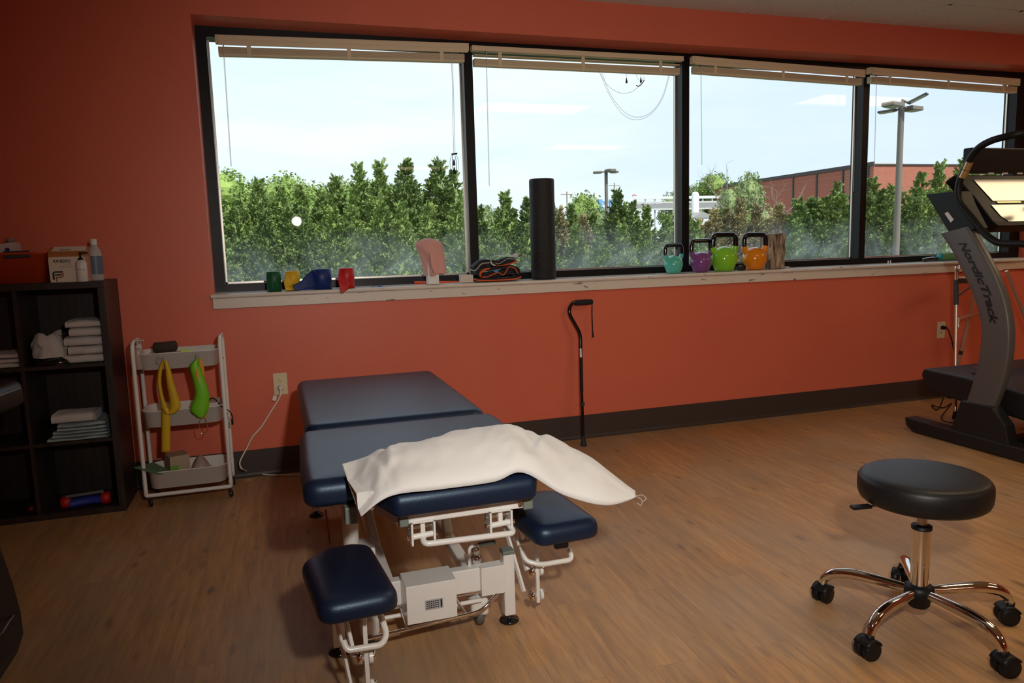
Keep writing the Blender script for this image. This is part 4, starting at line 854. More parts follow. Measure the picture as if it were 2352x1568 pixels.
# knee braces: folded neoprene with orange piping
BX = ony(1142, 640, .05).x
neo = mat('black neoprene', (.012, .013, .018), .8, bump=.2, bscale=500); org = mat('orange trim', (.72, .11, .015), .6); wtr = mat('grey trim', (.5, .48, .46), .6)
Bq = lambda a, b, y=.035: ony(a, b, y)
def wrapped(pts_mid, t, y0, y1, mtl, par, name):
    Pm = spl(pts_mid, 6); n = len(Pm); m = MB(); up = []
    for i in range(n):
        d = (Pm[min(n - 1, i + 1)] - Pm[max(0, i - 1)]); nn = V((-d.z, 0, d.x)).normalized(); e = math.sin(PI * min(1, max(0, (i + .6) / n))) ** .35; up.append(nn * t / 2 * e)
    ring = [Pm[i] + up[i] for i in range(n)] + [Pm[i] - up[i] for i in range(n - 1, -1, -1)]
    m.prism([V((q.x, y0, q.z)) for q in ring], (0, y1 - y0, 0)); return m.build(name, mtl, par, bevel=.003)
KBr = thing('knee_brace', (BX, .07, SZ), 'black and orange neoprene brace folded on the sill, lower of two', 'knee brace', 'folded braces on the sill')
wrapped([Bq(1092, 641), Bq(1120, 642), Bq(1160, 641), Bq(1195, 637)], .018, .025, .125, neo, KBr, 'sleeve_base')
wrapped([Bq(1096, 632), Bq(1100, 622), Bq(1125, 616), Bq(1160, 612), Bq(1188, 618), Bq(1190, 630)], .030, .03, .12, neo, KBr, 'sleeve_fold')
wrapped([Bq(1104, 634), Bq(1130, 630), Bq(1150, 628), Bq(1170, 624), Bq(1185, 632)], .036, .036, .115, neo, KBr, 'sleeve_core')
MB().tube(spl([Bq(1089, 642, .022), Bq(1110, 644, .022), Bq(1150, 643, .022), Bq(1185, 640, .022), Bq(1197, 635, .022)], 6), .0045, 8).build('piping', org, KBr)
MB().tube(spl([Bq(1104, 636, .026), Bq(1103, 628, .026), Bq(1112, 620, .026), Bq(1125, 616, .026)], 6), [.004 + .004 * math.sin(PI * i / 18) for i in range(19)], 8).build('piping', org, KBr)
MB().tube(bendpath([Bq(1107, 636, .026), Bq(1120, 636, .026), Bq(1136, 628, .026), Bq(1145, 625, .026), Bq(1155, 632, .026), Bq(1160, 628, .026), Bq(1168, 612, .026), Bq(1182, 614, .026), Bq(1189, 628, .026)], .012), .0035, 8).build('piping', org, KBr)
MB().tube([Bq(1134, 622, .025), Bq(1144, 624, .025)], .006, 8).build('blue_tab', mat('blue tab', (.08, .28, .6), .5), KBr)
KB2 = thing('knee_brace', (BX, .07, SZ + .085), 'black brace with white strap lying on top of the other brace', 'knee brace', 'folded braces on the sill')
wrapped([Bq(1088, 616), Bq(1096, 612), Bq(1110, 604), Bq(1130, 605), Bq(1150, 606), Bq(1170, 600), Bq(1184, 598)], .042, .03, .12, neo, KB2, 'sleeve')
wrapped([Bq(1140, 605), Bq(1155, 598), Bq(1172, 594), Bq(1184, 597)], .022, .032, .118, neo, KB2, 'sleeve_top')
MB().tube(spl([Bq(1080, 619, .024), Bq(1090, 621, .024), Bq(1098, 615, .024), Bq(1106, 606, .024), Bq(1124, 603, .024)], 6), .003, 8).build('piping', wtr, KB2)
MB().tube(spl([Bq(1138, 604, .025), Bq(1145, 606, .025), Bq(1154, 601, .025), Bq(1166, 594, .025), Bq(1182, 595, .025)], 6), .002, 8).build('piping', wtr, KB2)
MB().tube(spl([Bq(1140, 611, .024), Bq(1160, 608, .024), Bq(1180, 603, .024), Bq(1186, 598, .024)], 6), [.002 + .0045 * i / 18 for i in range(19)], 8).build('piping', org, KB2)
wst = mat('white strap', (.62, .60, .55), .7)
A_ = spl([Bq(1136, 611, .02), Bq(1128, 604, .018), Bq(1130, 592, .02), Bq(1140, 588, .03), Bq(1165, 588, .04), Bq(1182, 590, .045)], 6); nA = len(A_)
m = MB(); m.grid(nA, 3, lambda u, v: A_[int(round(u * (nA - 1)))] + V((.018 * (v - .2) * (1 - u), .03 * v * (.3 + u), .004 * v))); m.build('white_strap', wst, KB2, solid=.002)
MB().prism([Bq(1180, 588, .04), Bq(1186, 591, .04), Bq(1193, 584, .04), Bq(1189, 581, .04), Bq(1182, 581, .04), Bq(1178, 587, .04)], (0, .004, 0)).build('strap_end', wst, KB2)
# foam roller
cx = .5 * (ony(1222, 640, .075).x + ony(1278, 640, .075).x); R_ = .078
o = MB().lathe([(R_ * .93, 0), (R_, .008), (R_, .602), (R_ * .985, .612), (R_ * .93, .616), (.001, .616)], (cx, .085, SZ), 48).build('foam_roller', mat('smooth black foam', (.014, .014, .014), .5, bump=.5, bscale=160), loc=(cx, .085, SZ)); tag(o, 'tall black foam roller standing upright on the window sill', 'foam roller')
# kettlebells
def kettlebell(pxc, pyb, wpx, hpx, mtl, label, rot=0., tl=0., wr=1.3):
    c = ony(pxc, pyb, .085); s = (ony(pxc + 10, pyb, .085) - ony(pxc - 10, pyb, .085)).length / 20; r = wpx / 2 * s; h = hpx * s
    k = thing('kettlebell', (c.x, .085, SZ), label, 'kettlebell', 'kettlebells on the window sill'); cz = SZ + r * .90
    bh_ = 2 * r * .95
    prof = [(r * .55, 0), (r * .72, .004)] + [(r * math.sin(t), r * .92 - r * math.cos(t) * .98) for t in [.9 + i * (PI - .9) / 16 for i in range(1, 16)]] + [(.001, r * 1.90)]
    MB().lathe(prof, (c.x, .085, SZ), 36).build('bell', mtl, k)
    rt = Matrix.Rotation(rot, 4, 'Z'); ce = V((c.x, .085, SZ))
    f = lambda x, z: ce + (rt @ V((x, 0, 0))) + V((tl * x, 0, z))
    hr = r * .20; wv = (r * wr - hr) / max(.8, math.cos(rot)); zt_ = h - hr; zz = h * .63
    L = spl([f(-r * .45, r * 1.15), f(-wv * .84, zz * .80), f(-wv, zz)], 5); R2 = spl([f(r * .45, r * 1.15), f(wv * .84, zz * .80), f(wv, zz)], 5)
    n = len(L)
    for q in (L, R2): MB().tube(q, [hr * 1.55 - hr * .5 * i / (n - 1) for i in range(n)], 14).build('horn', mtl, k)
    hp = bendpath([f(-wv, zz), f(-wv * .97, zt_), f(wv * .97, zt_), f(wv, zz)], r * .75, 9)
    MB().tube(hp, hr * 1.05, 16).build('handle', M['black_gloss'], k)
kettlebell(1547, 625, 38, 60, mat('teal vinyl coat', (.10, .52, .42), .15, coat=.3), 'teal kettlebell, smallest and leftmost of the four', .3, wr=1.42)
kettlebell(1610, 621, 42, 66, mat('purple vinyl coat', (.22, .07, .26), .15, coat=.3), 'purple kettlebell on the sill beside the dark window mullion', .25, wr=1.45)
kettlebell(1663, 619, 51, 76, mat('lime vinyl coat', (.24, .62, .03), .15, coat=.3), 'lime green kettlebell, largest of the four', .0, wr=1.22)
kettlebell(1733, 616, 46, 72, mat('orange vinyl coat', (.80, .25, .008), .15, coat=.3), 'orange kettlebell in front of the stone block', -.1, wr=1.2)
# black pistol grip / pouch between
p = ony(1700, 616, .07); k = thing('black_pouch', (p.x, .08, SZ), 'small black strap bundle on the sill between lime and orange kettlebells', 'strap bundle')
MB().tube(spl([(p.x - .05, .07, SZ + .010), (p.x - .02, .065, SZ + .012), (p.x + .02, .07, SZ + .018)], 6), [.008] * 6 + [.014] * 7, 10).build('strap', M['rubber'], k)
MB().box((p.x + .005, .065, SZ), (p.x + .045, .10, SZ + .034)).build('buckle', M['black'], k, bevel=.006)
# stone block
p0, p1 = ony(1756, 612, .11), ony(1794, 612, .11); cx = (ony(1752, 612, .12).x + ony(1796, 612, .12).x) / 2; w = (ony(1796, 612, .12).x - ony(1752, 612, .12).x) / 2
m = MB(); hS = .243
def st(u, v):
    a = 2 * PI * u; q = (abs(math.cos(a)) ** 4 + abs(math.sin(a)) ** 4) ** (-.25); nz = noise.noise(V((math.cos(a) * 1.5, math.sin(a) * 1.5, v * 3))) * .006 + noise.noise(V((math.cos(a) * 6, math.sin(a) * 6, v * 12))) * .003
    return V((cx + (w * .97 + nz) * q * math.cos(a), .125 + (.062 + nz) * q * math.sin(a), SZ + hS * v + (.004 * math.cos(a) if v > .99 else 0)))
m.grid(48, 24, st, closeu=True); m.add([st(i / 48, 1) for i in range(48)], [tuple(range(48))]); m.add([st(i / 48, 0) for i in range(48)], [tuple(range(48))[::-1]])
o = m.build('stone_block', M['stone'], loc=(cx, .125, SZ), weld=True); tag(o, 'rough brown veined stone block behind the orange kettlebell', 'stone block')
# small items
p = ony(1808, 611, .08); o = MB().lathe([(.018, 0), (.02, .005), (.014, .011), (.001, .012)], (p.x, .08, SZ), 16).build('clear_cap', mat('clear cap', (.7, .66, .62), .15, trans=.5), loc=(p.x, .08, SZ)); tag(o, 'small clear cap on the sill right of the stone block', 'cap')
for a, lab in ((2040, 'left of two tiny white pegs on the sill'), (2045.5, 'right of two tiny white pegs on the sill')):
    p = ony(a, 603, .05); o = MB().lathe([(.004, 0), (.004, .022), (.001, .024)], (p.x, .05, SZ), 8).build('white_peg', M['card'], loc=(p.x, .05, SZ)); tag(o, lab, 'peg', 'tiny white pegs on the sill')
p0, p1 = ony(2158, 594, .10), ony(2235, 590, .10)
m = MB(); nR = 26; rr_ = .031; ce = [V((p0.x + (p1.x - p0.x) * t, .10, SZ + rr_ + .0015)) for t in [i / 40 for i in range(41)]]
GR = thing('massage_roller', (p0.x, .10, SZ), 'ribbed green massage roller lying on the sill behind the treadmill', 'massage roller')
MB().grid(40, nR, lambda u, v: V((p0.x + (p1.x - p0.x) * (v), .10 + (rr_ + .0015 * math.sin(u * 40 * PI)) * math.cos(2 * PI * u), SZ + rr_ + .0016 + (rr_ + .0015 * math.sin(u * 40 * PI)) * math.sin(2 * PI * u))), closeu=True).build('ribbed_sleeve', mat('green ribbed foam', (.12, .34, .16), .6), GR)
MB().lathe([(.008, 0), (.0295, 0), (.0295, .004), (.008, .004)], (p0.x - .001, .10, SZ + rr_ + .0016), 24, axis=(1, 0, 0)).build('end_cap', mat('teal ring', (.03, .42, .40), .4), GR)
MB().lathe([(.0295, 0), (.001, .001)], (p1.x, .10, SZ + rr_ + .0016), 24, axis=(1, 0, 0)).build('end_cap', mat('teal ring', (.03, .42, .40), .4), GR)
p = ony(2138, 596, .11); o = MB().tube(spl([(p.x - .07, .11, SZ + .012), (p.x - .03, .11, SZ + .018), (p.x + .02, .11, SZ + .02), (p.x + .06, .11, SZ + .016)], 6), [.008] + [.016] * 17 + [.01], 10, sx=1.6).build('black_pouch', M['black_gloss'], loc=(p.x, .11, SZ)); tag(o, 'small black bag on the sill left of the green massage roller', 'bag')

# ------------------------------------------------------------------ walker
Wk = thing('walker', (4.9, -.28, 0), 'folding aluminium walker standing between the treadmill and the wall', 'walker')
al = M['alu']; q = lambda a, b, y: ony(a, b, y)
LEG = [q(2197, 640, -.42), q(2195, 830, -.50)]; dz = (LEG[1] - LEG[0]).normalized(); foot1 = LEG[0] + dz * ((LEG[0].z) / -dz.z)
t1 = [foot1 + V((0, 0, .03)), LEG[0] * 1, q(2198, 622, -.42), q(2206, 612, -.40), q(2222, 606, -.32), q(2236, 603, -.24), q(2243, 612, -.20), q(2240, 650, -.20), q(2226, 730, -.16), q(2208, 805, -.12)]
e = (t1[-1] - t1[-2]).normalized(); foot2 = t1[-1] + e * (t1[-1].z / -e.z); t1.append(foot2 + V((0, 0, .03)))
MB().tube(spl(t1, 6), .0115, 12).build('side_frame', al, Wk)
MB().tube([q(2213, 608, -.37), q(2238, 603, -.23)], .0165, 14).build('hand_grip', mat('brown grip', (.06, .03, .025), .6), Wk)
MB().tube([q(2196, 643, -.42), q(2196, 700, -.445)], .0155, 12).build('fold_joint', mat('dark grey joint', (.05, .045, .05), .5), Wk)
MB().tube(spl([q(2200, 638, -.42), q(2220, 638, -.42), q(2238, 634, -.42), q(2262, 626, -.42), q(2300, 620, -.42)], 5), .010, 10).build('cross_brace', al, Wk)
MB().beam(q(2200, 646, -.425), q(2275, 643, -.425), .015, .03).build('cross_plate', mat('dark grey joint', (.05, .045, .05), .5), Wk)
MB().tube(spl([q(2202, 678, -.43), q(2222, 663, -.43), q(2245, 652, -.43), q(2270, 648, -.43)], 5), .006, 8).build('arched_brace', mat('dark grey joint', (.05, .045, .05), .5), Wk)
MB().tube(spl([q(2201, 752, -.46), q(2201, 735, -.44), q(2210, 730, -.36), q(2240, 722, -.20), q(2262, 720, -.18), q(2300, 724, -.18)], 6), .010, 10).build('lower_brace', al, Wk)
a_, b_ = q(2260, 640, -.25), q(2279, 806, -.18); e = (b_ - a_).normalized(); f3 = b_ + e * (b_.z / -e.z)
MB().tube([a_, f3 + V((0, 0, .03))], .0115, 12).build('leg', al, Wk)
f4 = V((f3.x + .05, foot1.y, 0)); MB().tube([V((a_.x, -.42, .97)), f4 + V((0, 0, .03))], .0115, 12).build('leg', al, Wk)
MB().tube([b_ - e * .01, b_ + e * .03], .0135, 12).tube([t1[-2] - V((0, 0, .0)), t1[-2] + (t1[-1] - t1[-2]).normalized() * .03], .0135, 12).build('leg_collar', M['rubber'], Wk)
for f in (foot1, foot2, f3, f4): MB().lathe([(.018, 0), (.018, .01), (.0135, .05)], V((f.x, f.y, 0)), 14).build('rubber_foot', M['rubber'], Wk)

# ------------------------------------------------------------------ treadmill
TR = thing('treadmill', (4.3, -1.5, 0), 'large black incline treadmill with grey curved uprights facing the window', 'treadmill')
tb = M['treadblack']
for x0 in (3.775, 4.80):
    MB().prism([(x0, y, z) for y, z in [(-.655, .088), (-.672, .035), (-.72, .006), (-2.6, .006), (-2.66, .03), (-2.66, .075), (-.80, .085)]], (.10, 0, 0)).build('base_rail', tb, TR, bevel=.008)
MB().box((3.86, -2.55, .01), (4.81, -2.45, .06)).box((3.86, -1.25, .01), (4.81, -1.15, .06)).build('base_cross', tb, TR, bevel=.006)
# deck
dk = MB().prism([(3.895, y, z) for y, z in [(-.672, .395), (-.655, .355), (-.690, .268), (-.76, .250), (-2.45, .11), (-2.5, .14), (-2.5, .20), (-1.2, .372), (-.95, .388)]], (.885, 0, 0)).build('deck', tb, TR, bevel=.014, bseg=3)
bz = lambda y: .392 - .0 if y > -.95 else .388 - (-.95 - y) * (.388 - .202) / (2.5 - .95) 
MB().prism([(4.03, -.93, .3935), (4.03, -2.49, .2125), (4.64, -2.49, .2125), (4.64, -.93, .3935)], (0, 0, .002)).build('running_belt', M['belt'], TR)
m = MB(); m.add([(4.02, -.90, .396), (4.65, -.90, .396), (4.65, -.935, .3925), (4.02, -.935, .3925)], [(0, 1, 2, 3)]); m.build('belt_gap', M['ink'], TR, solid=.002)
p = V((4.235, -.80, .3965)); m = MB()
for s in (-1, 1): m.add([p + V((-.045, s * -.024, .001)), p + V((-.030, s * -.030, .001)), p + V((.045, s * .024, .001)), p + V((.030, s * .030, .001))], [(0, 1, 2, 3)] if s > 0 else [(3, 2, 1, 0)])
m.add([p + V((-.06, -.004, .0012)), p + V((.06, -.002, .0012)), p + V((.06, .003, .0012)), p + V((-.06, .002, .0012))], [(0, 1, 2, 3)]); m.build('cross_emblem', mat('silver emblem', (.55, .53, .5), .3, metal=.6), TR)
# uprights
FE = [(-1.06, .235), (-1.125, .48), (-1.138, .70), (-1.09, .86), (-1.0, 1.02), (-.905, 1.165), (-.84, 1.24)]
RE = [(-1.235, .235), (-1.30, .45), (-1.318, .65), (-1.29, .83), (-1.215, 1.0), (-1.11, 1.165), (-1.03, 1.28)]
F2, R2 = spl([V((0, a, b)) for a, b in FE], 8), spl([V((0, a, b)) for a, b in RE], 8)
nU = len(F2)
for x0 in (3.79, 4.82):
    m = MB(); sec = []
    def up(u, v, x0=x0):
        i = int(round(v * (nU - 1))); f, r = F2[i], R2[i]; a = 2 * PI * u; c = (f + r) / 2; h = (f - r) / 2
        cc = math.copysign(abs(math.cos(a)) ** .35, math.cos(a)); ss = math.copysign(abs(math.sin(a)) ** .5, math.sin(a))
        return V((x0 + .032 + .032 * ss, c.y + h.y * cc, c.z + h.z * cc))
    m.grid(32, nU, up, closeu=True); m.build('upright', M['grey_up'], TR)
    MB().prism([(x0 - .006, y, z) for y, z in [(-.98, .06), (-1.045, .27), (-1.24, .275), (-1.33, .18), (-1.36, .06)]], (.076, 0, 0)).build('upright_shroud', tb, TR, bevel=.008)
# lettering along the near upright, reading downwards
def bt(a_, b_):
    s_ = a_ / .395; t = 1.0 - (.135 + .475 * s_); x = t * (nU - 1); i = max(0, min(nU - 2, int(x))); fr = x - i
    f, r = F2[i].lerp(F2[i + 1], fr), R2[i].lerp(R2[i + 1], fr); w = (b_ + .022) / .17
    q_ = r.lerp(f, .62 - .0) ; d = (f - r).normalized()
    c = (f + r) / 2 - d * (b_ - .018)
    return V((3.7885, c.y, c.z))
text_mb('NordicTrack', .074, bt, bold=.0028).build('lettering', M['ink'], TR, solid=.0)
# console side block
MB().prism([onx(a, b, 3.80) for a, b in ((2126, 446), (2200, 438), (2212, 470), (2240, 525), (2196, 553), (2186, 545))], (.10, 0, 0)).build('console_bracket', M['black'], TR, bevel=.004)
pts = [onx(a, b, 3.799) for a, b in ((2170, 490), (2177, 486), (2191, 504), (2184, 511))]; MB().prism(pts, (-.0015, 0, 0)).build('white_sticker', M['stick'], TR)
# handle loop in side plane
hy = [(2352, 560), (2320, 560), (2290, 556), (2262, 536), (2235, 503), (2212, 476), (2202, 455), (2201, 432), (2207, 408), (2219, 382), (2232, 358), (2250, 338), (2275, 324), (2305, 315)]
hp = [onx(a, b, 3.80) for a, b in hy]; hp = [hp[0] + V((0, -.30, -.01))] + hp + [hp[-1] + V((.05, -.08, .01)), hp[-1] + V((.25, -.10, .01)), hp[-1] + V((.70, -.10, .01)), hp[-1] + V((.98, -.06, 0))]
hb = MB().tube(spl(hp, 5), .019, 14).build('handlebar', M['black'], TR)
a_, b_ = onx(2227, 372, 3.80), onx(2211, 408, 3.80)
MB().tube([a_, a_.lerp(b_, .48)], .0205, 14).tube([a_.lerp(b_, .52), b_], .0205, 14).build('pulse_sensor', mat('bronze sensor', (.55, .38, .18), .3, metal=.7), hb)
hp2 = [V((4.86, q_.y, q_.z)) for q_ in hp[:15]]; MB().tube(spl(hp2, 5), .019, 14).build('handlebar', M['black'], TR)
# console panel: sloped slab facing the user
c0, c1 = ony(2192, 400, -.86), ony(2255, 512, -1.02)
tl, bl2 = V((c0.x, -.86, 1.585)), V((c0.x + .16, -1.03, 1.275)); tr_, br = V((4.80, -.86, 1.585)), V((4.68, -1.03, 1.275))
nrm = (bl2 - tl).cross(tr_ - tl).normalized()
if nrm.y > 0: nrm = -nrm
m = MB().prism([tl, tl.lerp(bl2, .45) + V((.01, 0, 0)), bl2 + V((-.03, .012, .03)), bl2, br, br + V((.03, .012, .03)), tr_.lerp(br, .45), tr_], -nrm * .075); m.build('console', M['black'], TR, bevel=.006)
def cpt(u, v): return tl.lerp(tr_, u).lerp(bl2.lerp(br, u), v) + nrm * .002
scr = MB().prism([cpt(.12, .10), cpt(.88, .10), cpt(.84, .52), cpt(.15, .52)], nrm * .002).build('screen', mat('screen glass', (.02, .018, .012), .06, spec=.9, coat=1.), TR)
MB().prism([cpt(.10, .60), cpt(.90, .60), cpt(.88, .92), cpt(.15, .92), cpt(.11, .82)], nrm * .0035).build('control_panel', mat('gloss dark panel', (.03, .027, .02), .1, spec=.9, coat=1.), TR)
MB().prism([cpt(.18, .535), cpt(.42, .535), cpt(.42, .565), cpt(.18, .565)], nrm * .003).build('trim_strip', mat('gold strip', (.5, .4, .22), .3, metal=.6), TR)
MB().box((3.99, -.86, 1.595), (4.62, -.80, 1.745)).build('tablet_holder', M['black'], TR, bevel=.008)
for u in (.30, .42, .55): qq = tl.lerp(tr_, u); MB().box((qq.x - .02, -.868, 1.588), (qq.x + .02, -.862, 1.598)).build('button', M['stick'], TR)

# ------------------------------------------------------------------ black recliner at left edge
RC = thing('recliner_chair', (-1.45, -1.35, 0), 'black vinyl reclining chair cut off by the left edge of the picture', 'recliner')
e0 = onz(52, 872, .80)
MB().cushion(rpoly([(e0.x, e0.y + .02), (e0.x - .05, e0.y - .30), (e0.x - .10, e0.y - .62), (e0.x - .75, e0.y - .62), (e0.x - .75, e0.y + .12), (e0.x - .12, e0.y + .12)], .07), .70, .80, .035, .004).build('arm_rest', M['black_vinyl'], RC)
MB().tube([V((e0.x - .006, e0.y - .02, .772)), V((e0.x - .052, e0.y - .30, .772)), V((e0.x - .10, e0.y - .58, .772))], .004, 6).build('piping', mat('grey piping', (.16, .17, .2), .4), RC)
yr = -1.66
MB().prism([ony(58, 1448, yr), ony(52, 1400, yr), ony(34, 1335, yr), ony(0, 1238, yr), ony(-60, 1180, yr), ony(-500, 1150, yr), ony(-500, 1560, yr), ony(34, 1528, yr)], (0, -.50, 0)).build('base_panel', M['black_vinyl'], RC, bevel=.02, bseg=3)
MB().tube([ony(-20, 1470, yr - .505), ony(6, 1452, yr - .503), ony(22, 1425, yr - .25), ony(34, 1410, yr - .005)], .003, 6).build('piping', mat('grey piping', (.16, .17, .2), .4), RC)

# ------------------------------------------------------------------ ceiling lights (behind / above the camera)
em = bpy.data.materials.new('lamp diffuser'); em.use_nodes = True; nt = em.node_tree; b = nt.nodes['Principled BSDF']
b.inputs['Base Color'].default_value = (.8, .75, .6, 1); b.inputs['Emission Color'].default_value = (1, .76, .46, 1); b.inputs['Emission Strength'].default_value = 8.3
for i, (x, y, lab) in enumerate(((2.7, -2.7, 'ceiling light panel nearest above the rolling stool'), (6.0, -1.75, 'ceiling light panel over the far right corner'), (2.6, -8.6, 'ceiling light panel farthest from the windows'), (4.6, -5.6, 'ceiling light panel behind the camera to the right'))):
    Lr = thing('ceiling_light', (x, y, ZC), lab, 'ceiling light')
    MB().box((x - .61, y - .305, ZC - .03), (x - .58, y + .305, ZC)).box((x + .58, y - .305, ZC - .03), (x + .61, y + .305, ZC)).box((x - .58, y - .305, ZC - .03), (x + .58, y - .275, ZC)).box((x - .58, y + .275, ZC - .03), (x + .58, y + .305, ZC)).build('light_frame', M['white'], Lr)
    MB().box((x - .58, y - .275, ZC - .012), (x + .58, y + .275, ZC - .004)).build('diffuser', em, Lr)

# ------------------------------------------------------------------ outdoors
GZ = -4.2
m = MB(); m.box((-60, .5, GZ - .5), (220, 260, GZ)); o = struct('ground', m, mat('asphalt and grass', (.11, .13, .08), .9, var=.4, vscale=.2))

def pole_light(px, ptop, pbot, depth, dia, name, label, heads):
    top = far(px, ptop, depth); x, y = top.x, top.y
    r = thing(name, (x, y, GZ), label, 'street lamp', 'parking lot lamps'); met = mat('bronze lamp metal', (.17, .155, .13), .6)
    MB().lathe([(dia * .62, 0), (dia * .5, top.z - GZ)], (x, y, GZ), 14).build('pole', met, r)
    s = depth / FPX; rt = V((CR.x, CR.y, 0)).normalized(); fw = V((CW.x, CW.y, 0)).normalized()
    for (dx, dyy, dfw, w, l, h, tilt, kind) in heads:
        c = V((x, y, top.z)) + rt * dx * s + fw * dfw + V((0, 0, -dyy * s)); a = V((x, y, c.z + .03)); dirn = (V((c.x, c.y, 0)) - V((x, y, 0))).normalized(); pr = V((-dirn.y, dirn.x, 0)); dn = (dirn + V((0, 0, tilt))).normalized()
        hd = MB(); p0_, p1_ = c - dn * l / 2, c + dn * l / 2
        hd.beam(p0_, p1_, w, h); hh = hd.build('lamp_head', met if kind == 0 else mat('dark lamp metal', (.10, .10, .11), .5), r, bevel=.03)
        MB().beam(p0_ + dn * .1 - V((0, 0, h * .52)), p1_ - dn * .06 - V((0, 0, h * .52)), w * .8, .02).build('lens', mat('lamp lens', (.55, .58, .52), .3), hh)
        MB().tube([a, p0_ + dn * .03], .035, 8).build('bracket_arm', met, r)
pole_light(2071, 234, 585, 24, .185, 'street_lamp', 'tall parking lot lamp with four heads, nearest, seen in the right pane', [(-33, 10, -.35, .42, .66, .14, 0, 0), (-23, 17, .25, .34, .56, .07, -.05, 1), (25, -3, -.30, .32, .62, .06, .42, 1), (34, 13, .25, .42, .60, .14, 0, 0)])
pole_light(1392, 392, 605, 38, .17, 'street_lamp', 'thin distant parking lot lamp seen through the second pane', [(-19, 3, 0, .40, .46, .10, 0, 0), (8, 1, -.30, .40, .5, .14, 0, 0), (19, 3, .1, .40, .40, .09, 0, 0)])
q_ = far(2186, 566, 30); r = thing('street_lamp', (q_.x, q_.y, GZ), 'short grey post behind the treadmill upright outside the right pane', 'post')
MB().lathe([(.05, 0), (.05, q_.z - GZ)], (q_.x, q_.y, GZ), 10).build('post', mat('grey post', (.4, .4, .38), .6), r)

def conifer_mesh(seed, H_=9.6, R_=1.75, n=860, blades=22, bl=.44, bw=.034, zmin=.30, sparse=0.):
    rnd = random.Random(seed); vs = []; fs = []
    prof = lambda t: 1.2 * (1 - t) ** 1.2 * (1 - .25 * math.exp(-((t - .2) / .2) ** 2)) + .02
    lob = [rnd.uniform(0, 2 * PI) for _ in range(4)]
    for i in range(n):
        t = zmin + (1 - zmin) * (1 - math.sqrt(1 - rnd.random() * .999)) if rnd.random() < .8 else rnd.uniform(zmin, .99); a = rnd.uniform(0, 2 * PI)
        R1 = R_ * prof(t) * (1 + .34 * noise.noise(V((math.cos(a) * 1.6, math.sin(a) * 1.6, t * 9 + seed))) + .10 * math.sin(3 * a + lob[0] + t * 12))
        if t > .90: R1 *= .7
        rr = R1 * (rnd.uniform(.68, 1.0) if rnd.random() < .8 else rnd.uniform(1.0, 1.28)); c = V((rr * math.cos(a), rr * math.sin(a), H_ * t)); out = V((math.cos(a), math.sin(a), 0))
        upw = .75 + .9 * t + rnd.uniform(-.25, .35); d0 = (out + V((0, 0, upw)) + V((rnd.gauss(0, .25), rnd.gauss(0, .25), 0))).normalized(); L_ = bl * rnd.uniform(.8, 1.5) * (1 - .45 * t)
        for b in range(blades):
            f = b / blades; q = c + d0 * L_ * f; d = (d0 * .9 + V((rnd.gauss(0, .38), rnd.gauss(0, .38), rnd.gauss(.1, .3)))).normalized(); w = d.cross(V((rnd.gauss(0, 1), rnd.gauss(0, 1), rnd.gauss(0, 1)))).normalized() * bw * rnd.uniform(.7, 1.4)
            e = q + d * L_ * (.75 - .35 * f); o = len(vs); mid = q.lerp(e, .5); vs += [q, mid + w, e, mid - w]; fs.append((o, o + 1, o + 2, o + 3))
    # leader tip
    for k in range(26):
        z = H_ * (1 - .05 * rnd.random()); d = V((rnd.gauss(0, .35), rnd.gauss(0, .35), 1)).normalized(); w = d.orthogonal().normalized() * .03; q = V((0, 0, z - .15)); e = q + d * .35; o = len(vs); vs += [q, q.lerp(e, .5) + w, e, q.lerp(e, .5) - w]; fs.append((o, o + 1, o + 2, o + 3))
    if not sparse:
        nn = 18; o = len(vs); rows = 10
        for j in range(rows):
            t = .0 + .93 * j / (rows - 1)
            for k in range(nn): a = 2 * PI * k / nn; rr = R_ * prof(max(t, .0)) * .60 * (1 + .2 * math.sin(k * 5.1 + j * 2.3)); vs.append(V((rr * math.cos(a), rr * math.sin(a), H_ * t)))
        for j in range(rows - 1):
            for k in range(nn): fs.append((o + j * nn + k, o + j * nn + (k + 1) % nn, o + (j + 1) * nn + (k + 1) % nn, o + (j + 1) * nn + k))
    return vs, fs
def mkmesh(name, vs, fs, mtl):
    me = bpy.data.meshes.new(name); me.from_pydata([tuple(v) for v in vs], [], fs); me.materials.append(mtl); me.update(); return me
trk = MB().lathe([(.16, 0), (.10, 3), (.05, 7), (.01, 9)], (0, 0, 0), 8)
trunk_me = bpy.data.meshes.new('trunk'); trunk_me.from_pydata([tuple(v) for v in trk.v], [], trk.f); trunk_me.materials.append(M['trunk'])
CM = [mkmesh('foliage', *conifer_mesh(s), M['conifer']) for s in (1, 2, 3, 4)]
CS = [mkmesh('foliage', *conifer_mesh(s, n=620, sparse=1, R_=1.6), M['conifer2']) for s in (11, 12)]
